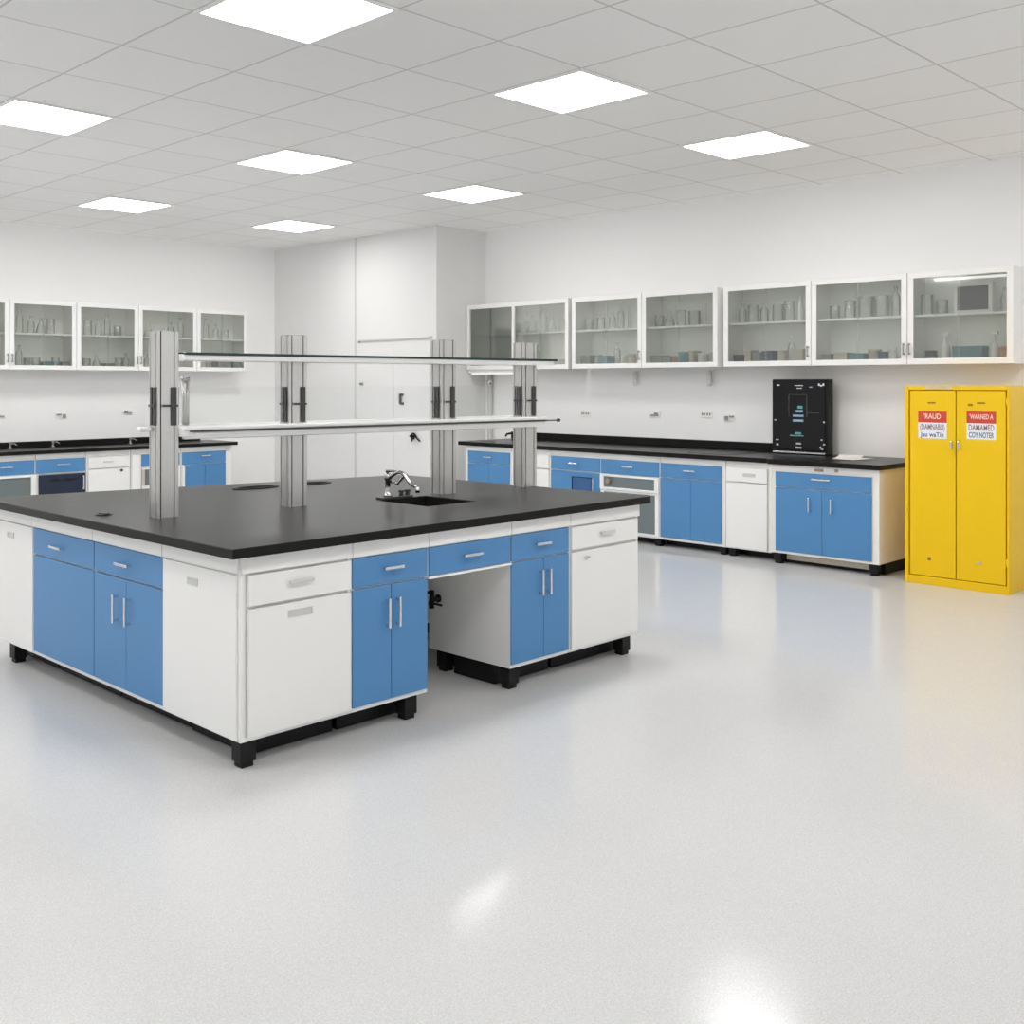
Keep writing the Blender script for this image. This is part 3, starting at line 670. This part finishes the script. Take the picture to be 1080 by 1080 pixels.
sign(doors[1], 2.882, 3.095, 1.130, 1.250, 1.338, [("'WARNED A", 1.297, 0.05, 0.17, 'ink_pale'), ('DAMAMED', 1.216, 0.062, 0.185, 'ink_brown'), ('COY NOTER', 1.160, 0.056, 0.18, 'ink_blue')])
def ybox(door, name, mat, s0, s1, z0, z1, d1=0.011, bev=0.001):
    mb = MB(); FY.box(mb, s0, s1, 0.0082, d1, z0, z1, bev); return mb.build(name, mat, door)
ybox(doors[0], 'vent_plate', 'yellow_dark', 3.33, 3.39, 1.393, 1.405); ybox(doors[1], 'vent_plate', 'yellow_dark', 2.96, 3.02, 1.395, 1.408); ybox(doors[1], 'vent_plate', 'yellow_dark', 3.05, 3.085, 1.378, 1.395)
ybox(doors[0], 'badge', 'yellow_dark', 3.365, 3.39, 0.188, 0.213); ybox(doors[1], 'badge', 'beige', 2.985, 3.025, 0.203, 0.218)
ybox(doors[0], 'handle', 'steel', 3.197, 3.215, 1.048, 1.112, 0.034, 0.006); ybox(doors[1], 'handle', 'steel', 3.140, 3.158, 1.050, 1.114, 0.034, 0.006)
mb = MB(); FY.box(mb, 3.20, 3.41, 0.0122, 0.0135, 1.505, 1.520); mb.build('top_label', 'beige', t)
for z in (0.2, 1.38):
    mb = MB(); mb.tube([(8.092, y0+0.019, z), (8.092, y0+0.019, z+0.06)], 0.006, 10); mb.build('hinge', 'yellow', t)

# ------------------------------------------------------------------ left wall bench
FN = Face('F', 11.95)
lz0, lz1 = 0.06, 0.763
DL = WV - 11.95 - 0.01
def lbench(s0, s1, label): return bench(FN, s0, s1, label, DL, lz0, lz1)
t = lbench(4.06, 4.758, 'blue drawer unit over an open white shelf bay, cut by left photo edge')
d = front(FN, t, 'drawer', 4.07, 4.75, 0.545, 0.70, 'blue'); bar_handle(FN, d, 4.44, 0.635, 0.13)
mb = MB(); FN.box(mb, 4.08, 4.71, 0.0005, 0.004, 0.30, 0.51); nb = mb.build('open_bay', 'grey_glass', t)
mb = MB(); FN.box(mb, 4.06, 4.758, 0.0005, 0.02, 0.515, 0.54, 0.002); FN.box(mb, 4.71, 4.758, 0.0005, 0.02, 0.08, 0.515, 0.002); FN.box(mb, 4.06, 4.71, 0.0005, 0.02, 0.27, 0.30, 0.002); mb.build('bay_frame', 'white_frame', t)
leg(FN, t, 4.15, -0.05, lz0)
t = lbench(4.762, 5.325, 'blue drawer over a dark navy door, left wall bench')
d = front(FN, t, 'drawer', 4.765, 5.32, 0.545, 0.70, 'blue'); bar_handle(FN, d, 5.06, 0.635, 0.15)
d = front(FN, t, 'door', 4.79, 5.32, 0.08, 0.53, 'navy')
mb = MB()
for a, b_ in ((4.92, 5.02), (5.08, 5.20)): FN.box(mb, a, b_, 0.0182, 0.022, 0.455, 0.475)
mb.build('grip', 'black', d)
bar_handle(FN, d, 5.285, 0.42, 0.16, True, 'light_grey', d=0.018); leg(FN, t, 5.2, -0.05, lz0)
t = lbench(5.328, 5.858, 'white drawer and door unit in the left wall bench')
d = front(FN, t, 'drawer', 5.345, 5.845, 0.565, 0.70, 'white', gap=0.004); bar_handle(FN, d, 5.58, 0.64, 0.12, mat='light_grey')
d = front(FN, t, 'door', 5.345, 5.845, 0.08, 0.56, 'white', gap=0.004)
mb = MB(); mb.lathe([(0.016, 0), (0.016, 0.01), (0.01, 0.016)], 5.74, 11.95-0.034, 0.53, 12, 'Y'); mb.build('lock', 'dark', d); leg(FN, t, 5.5, -0.05, lz0)
t = lbench(5.862, 6.50, 'narrow white and pale blue unit behind the front post, left bench')
front(FN, t, 'side_stile', 5.87, 5.985, 0.08, 0.70, 'white', gap=0.003)
front(FN, t, 'drawer', 5.995, 6.49, 0.55, 0.70, 'blue')
d = front(FN, t, 'door', 5.995, 6.49, 0.08, 0.535, 'white')
mb = MB(); FN.box(mb, 6.03, 6.18, 0.0182, 0.021, 0.33, 0.52); mb.build('pane', 'grey_glass', d)
mb = MB(); FN.box(mb, 5.995, 6.03, 0.0182, 0.024, 0.33, 0.52); mb.build('edge_strip', 'beige', d); leg(FN, t, 6.4, -0.05, lz0)
t = lbench(6.504, 7.21, 'blue end cabinet of the left wall bench nearest the column')
d = front(FN, t, 'drawer', 6.52, 7.12, 0.55, 0.70, 'blue'); bar_handle(FN, d, 6.83, 0.648, 0.13)
for a, b_ in ((6.55, 6.83), (6.83, 7.12)): front(FN, t, 'door', a, b_, 0.08, 0.545, 'blue', gap=0.0015)
mb = MB(); FN.box(mb, 6.515, 6.548, 0.0005, 0.03, 0.08, 0.53, 0.004); mb.build('stile', 'white_frame', t); leg(FN, t, 7.1, -0.05, lz0)
mb = MB(); mb.box(3.3, 7.27, 11.90, WV-0.002, 0.7635, 0.805, 0.004)
wt = tag(mb.build('worktop', 'epoxy'), 'black worktop of the bench along the left wall', 'worktop')
mb = MB(); mb.box(3.3, 7.10, WV-0.03, WV-0.002, 0.8055, 0.875, 0.003); tag(mb.build('backsplash', 'epoxy'), 'black upstand strip along the wall behind the left worktop', 'backsplash')
t = lbench(3.34, 4.056, 'left bench unit outside the frame')
for u, lab in ((4.66, 'small grey bench tap on the left worktop at the photo edge'), (5.14, 'small grey bench tap on the left worktop above the navy door'), (6.08, 'small grey bench tap on the left worktop beside the front post')):
    t = thing('bench_tap', lab, 'tap', (u, 12.4, 0.805), 'small taps along the left bench')
    mb = MB(); mb.lathe([(0.022, 0), (0.022, 0.01), (0.010, 0.015), (0.010, 0.055), (0.016, 0.06), (0.016, 0.07)], u, 12.40, 0.805, 14); mb.build('body', 'grey', t)
    mb = MB(); mb.tube([(u, 12.40, 0.855), (u+0.03, 12.37, 0.868), (u+0.05, 12.34, 0.85)], 0.007); mb.build('spout', 'grey', t)

# ------------------------------------------------------------------ wall fittings
def wall_fit(F, s, z, label, kind, group):
    t = thing('wall_outlet', label, 'outlet', F.pt(s, 0, z), group)
    mb = MB(); F.box(mb, s-0.07, s+0.07, 0.0005, 0.008, z-0.035, z+0.035, 0.003); mb.build('cover_plate', 'white_frame', t)
    mb = MB()
    if kind == 0:
        for k in (-0.045, -0.015, 0.02, 0.045): F.box(mb, s+k-0.008, s+k+0.008, 0.008, 0.014, z-0.010, z+0.014, 0.002)
    elif kind == 1:
        F.box(mb, s-0.05, s+0.05, 0.008, 0.02, z-0.016, z, 0.002); F.box(mb, s-0.04, s, 0.008, 0.024, z, z+0.02, 0.002)
    else:
        F.box(mb, s+0.015, s+0.05, 0.008, 0.024, z-0.028, z+0.012, 0.003); F.box(mb, s-0.055, s+0.0, 0.008, 0.02, z, z+0.018, 0.003)
    mb.build('socket', 'grey', t)
FRW, FLW = Face('L', WU), Face('F', WV)
g = 'small grey outlets on the right wall'
wall_fit(FRW, 7.63, 1.21, 'small grey wall outlet beside the rightmost post, right wall', 0, g)
wall_fit(FRW, 6.68, 1.22, 'second small grey outlet from the post, on the right wall', 1, g)
wall_fit(FRW, 6.04, 1.235, 'third small grey outlet from the post, on the right wall', 0, g)
wall_fit(FRW, 5.77, 1.21, 'small grey wall outlet nearest the black appliance, left of it', 2, g)
g = 'small grey outlets on the left wall'
wall_fit(FLW, 4.60, 1.18, 'small grey outlet at the left edge of the photo, left wall', 1, g)
wall_fit(FLW, 5.30, 1.17, 'small grey hooked outlet in the middle of the left wall', 2, g)
wall_fit(FLW, 6.12, 1.19, 'small grey outlet on the left wall beside the front post', 1, g)
t = thing('wall_tap', 'black goose-neck tap on the white column face behind the island', 'tap', (JU, 9.58, 0.9))
mb = MB(); mb.lathe([(0.03, 0), (0.03, 0.012), (0.018, 0.016), (0.018, 0.045)], JU-0.046, 9.60, 0.91, 16, 'X'); mb.tube([(JU-0.04, 9.64, 0.92), (JU-0.04, 9.56, 0.925)], 0.016); mb.build('body', 'black', t)
P = [(JU-0.045-0.02*math.sin(k/12*math.pi), 9.62-0.16*k/12, 0.925+0.03*math.sin(math.pi*min(1, k/9))-0.075*max(0, k/12-0.6)*2) for k in range(13)]
mb = MB(); mb.tube(P, 0.010); mb.build('spout', 'black', t)
mb = MB(); mb.tube([(JU-0.04, 9.60, 0.90), (JU-0.06, 9.595, 0.86)], 0.009); mb.build('lever', 'black', t)
t = thing('pipe_conduit', 'grey vertical pipe running down the far corner of the right wall', 'pipe', (WU-0.05, 9.1, 0.895))
mb = MB(); mb.tube([(WU-0.045, 9.10, 0.0), (WU-0.045, 9.10, 1.70)], 0.028, 14); mb.build('pipe', 'light_grey', t)
mb = MB(); mb.lathe([(0.038, 0), (0.038, 0.05), (0.032, 0.055)], WU-0.045, 9.10, 1.53, 14); mb.build('coupling', 'steel', t)
for s, lab in ((6.91, 'white capsule added as a wall highlight under the cabinets, nearer the far corner'), (5.98, 'white capsule added as a wall highlight under the cabinets, nearer the black appliance')):
    t = thing('wall_highlight', lab, 'lamp', (WU, s, 1.6), 'white capsules added as wall highlights under the right cabinets')
    mb = MB(); FRW.box(mb, s-0.03, s+0.03, 0.0005, 0.018, 1.56, 1.68, 0.006); mb.build('highlight_back', 'white_frame', t)
    mb = MB(); mb.lathe([(0.014, 0), (0.024, 0.02), (0.024, 0.13), (0.012, 0.15)], WU-0.045, s, 1.52, 14); mb.build('highlight_capsule', 'white_plastic', t)  # added white capsule stands for lamp light reflected on the wall

# ------------------------------------------------------------------ glass wall cabinets
def wall_cabinet(F, depth, s0, s1, z0, z1, label, group, bays, left_is_high):
    """bays: list of (s0, s1, handle side)"""
    t = thing('wall_cabinet', label, 'cabinet', F.pt(s0, 0, z0), group)
    k = 0.018; mb = MB()
    a, b_ = s0+0.001, s1-0.001
    F.box(mb, a, a+k, -depth, 0, z0, z1); F.box(mb, b_-k, b_, -depth, 0, z0, z1); F.box(mb, a+k, b_-k, -depth, 0, z0, z0+k); F.box(mb, a+k, b_-k, -depth, 0, z1-k, z1)
    mb.build('carcass', 'white_frame', t)
    mb = MB(); F.box(mb, a+k, b_-k, -depth, -depth+0.008, z0+k, z1-k); mb.build('back_panel', 'carcass', t)
    zs = z0 + 0.40
    mb = MB(); F.box(mb, a+k, b_-k, -depth+0.01, -0.02, zs, zs+0.018); mb.build('shelf', 'white_frame', t)
    for bi, (c, d_, hs) in enumerate(bays):
        mb = MB(); w = 0.05
        wl = 0.018 if len(bays) > 1 and bi == 0 else w; wr = 0.018 if len(bays) > 1 and bi == 1 else w
        F.box(mb, c, d_, 0.001, 0.022, z0, z0+w, 0.003); F.box(mb, c, d_, 0.001, 0.022, z1-w, z1, 0.003)
        F.box(mb, c, c+wl, 0.001, 0.022, z0+w, z1-w, 0.003); F.box(mb, d_-wr, d_, 0.001, 0.022, z0+w, z1-w, 0.003)
        fr = mb.build('door', 'white_frame', t)
        m_ = (c+d_)/2
        mb = MB(); F.box(mb, c+wl-0.004, m_+0.01, 0.006, 0.010, z0+w-0.004, z1-w+0.004); mb.build('pane', 'pane', fr)
        mb = MB(); F.box(mb, m_-0.01, d_-wr+0.004, 0.011, 0.015, z0+w-0.004, z1-w+0.004); mb.build('pane', 'pane', fr)
        if hs:
            s = c+0.022 if hs < 0 else d_-0.022
            bar_handle(F, fr, s, z0+0.13, 0.10, True, 'grey', d=0.022)
    return t, z0+k, zs+0.018
FW = Face('L', 8.74); WD = WU-8.74-0.002
gR = 'glass fronted wall cabinets on the right wall'
RC = []   # (label, bay list)
specR = [
    (7.60, 9.205, 'wide double glass wall cabinet in the far corner beside the column', [(8.44, 9.205, 0), (7.60, 8.435, 0)], 'wide far corner cabinet'),
    (6.61, 7.55, 'glass wall cabinet on the right wall, next after the wide corner one', [(6.61, 7.55, -1)], 'cabinet beside the wide corner one'),
    (5.70, 6.605, 'glass wall cabinet in the middle of the right wall row, teal box inside', [(5.70, 6.605, 0)], 'middle right-wall cabinet'),
    (4.715, 5.63, 'glass wall cabinet directly above the black appliance, left door', [(4.715, 5.63, -1)], 'cabinet above the black appliance'),
    (3.83, 4.71, 'glass wall cabinet right of the black appliance, second from right end', [(3.83, 4.71, -1)], 'second cabinet from the right end'),
    (2.975, 3.825, 'rightmost glass wall cabinet above the yellow cabinet, dark framed box inside', [(2.975, 3.825, 1)], 'rightmost cabinet above yellow one')]
cabR = {}
for s0, s1, lab, bays, short in specR:
    t, zl, zu = wall_cabinet(FW, WD, s0, s1, 1.705, 2.475, lab, gR, bays, True)
    cabR[short] = (s0, s1, zl, zu)
FX = Face('F', 12.25); XD = WV-12.25-0.002
gL = 'glass fronted wall cabinets on the left wall'
specL = [(3.86, 4.588, 'leftmost glass wall cabinet, cut by the left photo edge', 1, 'cabinet cut by the photo edge'),
         (4.592, 5.34, 'left wall glass cabinet, first fully in view from the photo edge', -1, 'first fully visible left-wall cabinet'),
         (5.345, 6.10, 'left wall glass cabinet, second fully in view, left of front post', 1, 'left-wall cabinet left of the front post'),
         (6.105, 6.88, 'left wall glass cabinet partly hidden behind the front post', -1, 'left-wall cabinet behind the front post'),
         (6.885, 7.61, 'left wall glass cabinet at the right end of its row, under shelf line', 0, 'last left-wall cabinet near the column')]
cabL = {}
for s0, s1, lab, hs, short in specL:
    t, zl, zu = wall_cabinet(FX, XD, s0, s1, 1.70, 2.49, lab, gL, [(s0, s1, hs)], False)
    cabL[short] = (s0, s1, zl, zu)

# light tube under the far corner cabinet, and one inside the rightmost
t = thing('light_tube', 'white light tube fixed under the wide far corner cabinet', 'lamp', (8.85, 8.9, 1.66))
mb = MB(); mb.box(8.74, 8.80, 8.42, 9.20, 1.672, 1.704, 0.004); mb.build('housing', 'white_frame', t)
mb = MB(); mb.tube([(8.77, 8.45, 1.662), (8.77, 9.17, 1.662)], 0.0095, 12); mb.build('tube', 'tube', t)
t = thing('light_tube', 'white light tube inside the top of the rightmost wall cabinet', 'lamp', (8.9, 3.4, 2.42))
mb = MB(); mb.box(8.90, 8.95, 3.02, 3.70, 2.43, 2.4568, 0.003); mb.build('housing', 'white_frame', t)
mb = MB(); mb.tube([(8.925, 3.04, 2.419), (8.925, 3.68, 2.419)], 0.0105, 12); mb.build('tube', 'tube', t)

# ------------------------------------------------------------------ glassware and stores in the cabinets
ORD = ['first', 'second', 'third', 'fourth', 'fifth', 'sixth', 'seventh', 'eighth', 'ninth', 'tenth']
PROF = {
 'bottle': [(0.036, 0), (0.038, 0.006), (0.038, 0.115), (0.030, 0.135), (0.014, 0.150), (0.014, 0.185), (0.017, 0.187), (0.017, 0.197)],
 'tall_bottle': [(0.034, 0), (0.036, 0.006), (0.036, 0.17), (0.026, 0.195), (0.013, 0.21), (0.013, 0.25), (0.017, 0.252), (0.017, 0.262)],
 'beaker': [(0.044, 0), (0.046, 0.005), (0.046, 0.115), (0.050, 0.122), (0.047, 0.122), (0.043, 0.112), (0.043, 0.008)],
 'flask': [(0.056, 0), (0.060, 0.008), (0.040, 0.08), (0.018, 0.13), (0.016, 0.175), (0.020, 0.18), (0.016, 0.18)],
 'cylinder': [(0.040, 0), (0.040, 0.008), (0.018, 0.014), (0.018, 0.23), (0.023, 0.235), (0.018, 0.235)],
 'jar': [(0.044, 0), (0.046, 0.006), (0.046, 0.095), (0.040, 0.103), (0.040, 0.108), (0.046, 0.11), (0.046, 0.135)],
 'canister': [(0.052, 0), (0.054, 0.004), (0.054, 0.105), (0.056, 0.107), (0.056, 0.125), (0.05, 0.128)],
 'spray': [(0.034, 0), (0.036, 0.006), (0.036, 0.12), (0.028, 0.145), (0.014, 0.155), (0.014, 0.19), (0.010, 0.192), (0.010, 0.22)],
}
WORD = {'bottle': 'glass bottle', 'tall_bottle': 'tall glass bottle', 'beaker': 'glass beaker', 'flask': 'conical glass flask', 'cylinder': 'glass measuring cylinder',
        'jar': 'jar', 'canister': 'canister', 'spray': 'spray bottle', 'box': 'box'}
OBJ = {'bottle': 'glass_bottle', 'tall_bottle': 'glass_bottle', 'beaker': 'glass_beaker', 'flask': 'conical_flask', 'cylinder': 'measuring_cylinder', 'jar': 'storage_jar', 'canister': 'storage_canister', 'spray': 'spray_bottle', 'box': 'storage_box'}
COLW = {'glassware': 'clear', 'white_plastic': 'white', 'beige': 'beige', 'teal': 'teal', 'navy_card': 'dark blue', 'grey_card': 'grey', 'brown': 'brown', 'dark': 'dark', 'orange': 'orange'}
CAT = {'bottle': 'bottle', 'tall_bottle': 'bottle', 'beaker': 'beaker', 'flask': 'flask', 'cylinder': 'cylinder', 'jar': 'jar', 'canister': 'canister', 'spray': 'bottle', 'box': 'box'}
proto = {}
def item_mesh(kind, mat, size):
    key = (kind, mat, size)
    if key in proto: return proto[key]
    mb = MB(); cap = None
    if kind == 'box':
        w, h = size; mb.box(-w/2, w/2, -0.07, 0.07, 0, h*0.80, 0.003); cap = MB(); cap.box(-w/2-0.003, w/2+0.003, -0.073, 0.073, h*0.80+0.0005, h, 0.003)
    else:
        k, q = size; mb.lathe([(r*k, h*q) for r, h in PROF[kind]], 0, 0, 0, 18)
        if kind == 'spray':
            cap = MB(); cap.box(-0.035, 0.02, -0.011, 0.011, 0.2205*q, 0.2205*q+0.028, 0.005)
        elif mat != 'glassware' and kind in ('bottle', 'tall_bottle'):
            h = PROF[kind][-1][1]*q; cap = MB(); cap.lathe([(0.019*k, h-0.028*q), (0.019*k, h+0.004)], 0, 0, 0, 16)
    def mk(m, mt):
        me = bpy.data.meshes.new(OBJ[kind]); m.bm.to_mesh(me); m.bm.free(); me.materials.append(M[mt]); return me
    proto[key] = (mk(mb, mat), mk(cap, mat) if cap else None)
    return proto[key]
def stock(F, off, cab, short, upper, items, reverse):
    """items: (fraction across the door from the photo's left, kind, material, size)"""
    s0, s1, zl, zu = cab; n = len(items)
    for i, (f, kind, mat, size) in enumerate(items):
        s = (s1 - f*(s1-s0)) if reverse else (s0 + f*(s1-s0))
        s = min(max(s*(1 + off/F.p), s0+0.085), s1-0.085)   # stands this far back on its shelf
        z = zu if upper else zl
        me, cap = item_mesh(kind, mat, size)
        o = bpy.data.objects.new(OBJ[kind], me); COL.objects.link(o)
        jit = R.uniform(-0.02, 0.02) if kind != 'box' else 0.0
        o.location = F.pt(s, -off + jit, z + 0.0005)
        o.rotation_euler = (0, 0, math.pi/2 if F.k == 'L' else 0)
        lab = '%s %s, %s from left, %s shelf, %s' % (COLW[mat], WORD[kind].replace('glass ', '') if mat != 'glassware' else WORD[kind], ORD[i], 'upper' if upper else 'lower', short)
        tag(o, lab, CAT[kind], '%s shelf stores in the glass wall cabinets' % ('upper' if upper else 'lower'))
        if cap:
            c = bpy.data.objects.new('lid' if kind != 'spray' else 'spray_head', cap); COL.objects.link(c); c.parent = o
G = 'glassware'; S1 = (1.0, 1.0)
k = list(cabR)
off = 0.17
stock(FW, off, cabR[k[0]], k[0], True, [(0.50, 'beaker', G, S1), (0.57, 'jar', G, S1), (0.66, 'bottle', G, S1), (0.75, 'tall_bottle', G, S1), (0.84, 'flask', G, S1), (0.93, 'bottle', G, S1)], True)
stock(FW, off, cabR[k[0]], k[0], False, [(0.60, 'bottle', G, S1), (0.70, 'tall_bottle', G, S1), (0.80, 'box', 'white_plastic', (0.13, 0.07)), (0.91, 'canister', 'white_plastic', (1.0, 0.7))], True)
stock(FW, off, cabR[k[1]], k[1], True, [(0.22, 'beaker', G, S1), (0.40, 'jar', G, S1), (0.57, 'bottle', G, S1), (0.70, 'tall_bottle', G, S1), (0.83, 'cylinder', G, S1)], True)
stock(FW, off, cabR[k[1]], k[1], False, [(0.19, 'box', 'grey_card', (0.13, 0.13)), (0.36, 'jar', G, S1), (0.50, 'box', 'teal', (0.12, 0.12)), (0.64, 'tall_bottle', G, S1), (0.76, 'canister', 'white_plastic', (0.8, 1.0)), (0.87, 'jar', 'beige', S1)], True)
stock(FW, off, cabR[k[2]], k[2], True, [(0.18, 'beaker', G, S1), (0.36, 'flask', G, S1), (0.54, 'jar', G, (1.1, 1.2)), (0.68, 'canister', G, (1.1, 1.2)), (0.84, 'cylinder', 'white_plastic', (1.0, 0.9))], True)
stock(FW, off, cabR[k[2]], k[2], False, [(0.24, 'box', 'grey_card', (0.14, 0.11)), (0.38, 'box', 'grey_card', (0.10, 0.10)), (0.49, 'box', 'brown', (0.07, 0.10)), (0.60, 'box', 'teal', (0.12, 0.14)), (0.70, 'box', 'beige', (0.05, 0.15)), (0.80, 'canister', 'white_plastic', S1), (0.91, 'canister', 'beige', (0.6, 1.0))], True)
stock(FW, off, cabR[k[3]], k[3], True, [(0.20, 'bottle', G, S1), (0.34, 'jar', G, (1.1, 1.3)), (0.48, 'bottle', G, S1), (0.62, 'canister', G, (1.0, 1.3)), (0.76, 'jar', G, (1.1, 1.4)), (0.88, 'tall_bottle', 'white_plastic', (0.7, 0.9))], True)
stock(FW, off, cabR[k[3]], k[3], False, [(0.21, 'box', 'dark', (0.10, 0.10)), (0.32, 'box', 'beige', (0.07, 0.14)), (0.425, 'box', 'grey_card', (0.09, 0.12)), (0.55, 'box', 'navy_card', (0.11, 0.13)), (0.68, 'jar', 'beige', (1.1, 1.0)), (0.78, 'tall_bottle', G, S1), (0.88, 'box', 'beige', (0.11, 0.14))], True)
stock(FW, off, cabR[k[4]], k[4], True, [(0.24, 'beaker', G, S1), (0.40, 'jar', G, (1.1, 1.2)), (0.57, 'canister', G, (1.3, 1.5)), (0.74, 'canister', G, (1.2, 1.5)), (0.88, 'tall_bottle', G, S1)], True)
stock(FW, off, cabR[k[4]], k[4], False, [(0.15, 'box', 'grey_card', (0.08, 0.09)), (0.345, 'box', 'beige', (0.13, 0.10)), (0.51, 'box', 'teal', (0.14, 0.09)), (0.665, 'canister', 'beige', (1.0, 1.0)), (0.775, 'box', 'navy_card', (0.07, 0.10)), (0.85, 'jar', 'white_plastic', (0.75, 1.0))], True)
stock(FW, off, cabR[k[5]], k[5], True, [(0.18, 'jar', G, (1.1, 1.3)), (0.33, 'beaker', G, S1), (0.93, 'bottle', G, S1)], True)
stock(FW, off, cabR[k[5]], k[5], False, [(0.23, 'jar', 'dark', (1.1, 0.75)), (0.36, 'spray', 'white_plastic', (1.1, 1.0)), (0.60, 'box', 'teal', (0.24, 0.13)), (0.82, 'spray', 'white_plastic', (1.0, 1.0)), (0.92, 'jar', 'orange', (0.9, 0.9))], True)
# dark framed box on the upper shelf of the rightmost cabinet
s0, s1, zl, zu = cabR[k[5]]
t = thing('framed_display', 'dark framed display box standing on upper shelf of the rightmost wall cabinet', 'display box', (8.93, 3.26, zu))
mb = MB(); mb.box(8.90, 8.98, 3.20, 3.51, zu+0.0005, zu+0.25, 0.004); mb.build('case', 'white_plastic', t)
mb = MB(); mb.box(8.893, 8.8995, 3.23, 3.48, zu+0.03, zu+0.225, 0.002); mb.build('screen', 'dark', t)
kL = list(cabL); offL = 0.15
LW = [[(0.60, 'bottle', G, S1), (0.80, 'beaker', G, S1)], [(0.16, 'tall_bottle', G, S1), (0.32, 'bottle', G, S1), (0.46, 'flask', G, S1), (0.62, 'jar', G, (1.0, 1.3))],
      [(0.18, 'jar', G, (1.0, 1.3)), (0.34, 'bottle', G, S1), (0.50, 'tall_bottle', G, S1), (0.66, 'beaker', G, S1)], [(0.16, 'flask', G, S1), (0.55, 'bottle', G, S1), (0.72, 'tall_bottle', G, S1)],
      [(0.18, 'tall_bottle', G, S1), (0.36, 'bottle', G, S1), (0.55, 'jar', G, S1)]]
LB = [[(0.60, 'beaker', G, S1), (0.82, 'bottle', G, S1)], [(0.14, 'tall_bottle', G, S1), (0.27, 'jar', 'grey_card', (0.9, 0.9)), (0.39, 'beaker', G, S1), (0.55, 'box', 'teal', (0.12, 0.08)), (0.68, 'jar', G, S1), (0.90, 'box', 'grey_card', (0.08, 0.08))],
      [(0.16, 'beaker', G, S1), (0.32, 'flask', G, S1), (0.50, 'box', 'grey_card', (0.12, 0.07)), (0.68, 'jar', G, S1), (0.84, 'bottle', G, S1)], [(0.16, 'bottle', G, S1), (0.60, 'beaker', G, S1)],
      [(0.25, 'beaker', G, S1), (0.50, 'box', 'grey_card', (0.20, 0.16)), (0.78, 'box', 'grey_card', (0.12, 0.15))]]
for i in range(5):
    stock(FX, offL, cabL[kL[i]], kL[i], True, LW[i], False); stock(FX, offL, cabL[kL[i]], kL[i], False, LB[i], False)

# ------------------------------------------------------------------ camera, world, colour
cam = bpy.data.cameras.new('camera'); co = bpy.data.objects.new('camera', cam); COL.objects.link(co)
cam.sensor_width = 36; cam.sensor_fit = 'HORIZONTAL'; cam.lens = 1120/1080*36
cam.shift_y = -136/1080; cam.clip_start = 0.05
co.location = (0, 0, 1.55); co.rotation_euler = (math.pi/2, 0, math.radians(44.11-90))
sc.camera = co
w = bpy.data.worlds.new('world'); sc.world = w; w.use_nodes = True
bg = w.node_tree.nodes['Background']; bg.inputs[0].default_value = (0.97, 0.985, 1.0, 1); bg.inputs[1].default_value = 0.95
sc.cycles.diffuse_bounces = 8; sc.cycles.max_bounces = 14; sc.cycles.transparent_max_bounces = 16
sc.view_settings.view_transform = 'Standard'; sc.view_settings.look = 'None'; sc.view_settings.exposure = 0.0
for o in sc.objects:
    for q in ('_org', '_rot', '_local'):
        if q in o: del o[q]
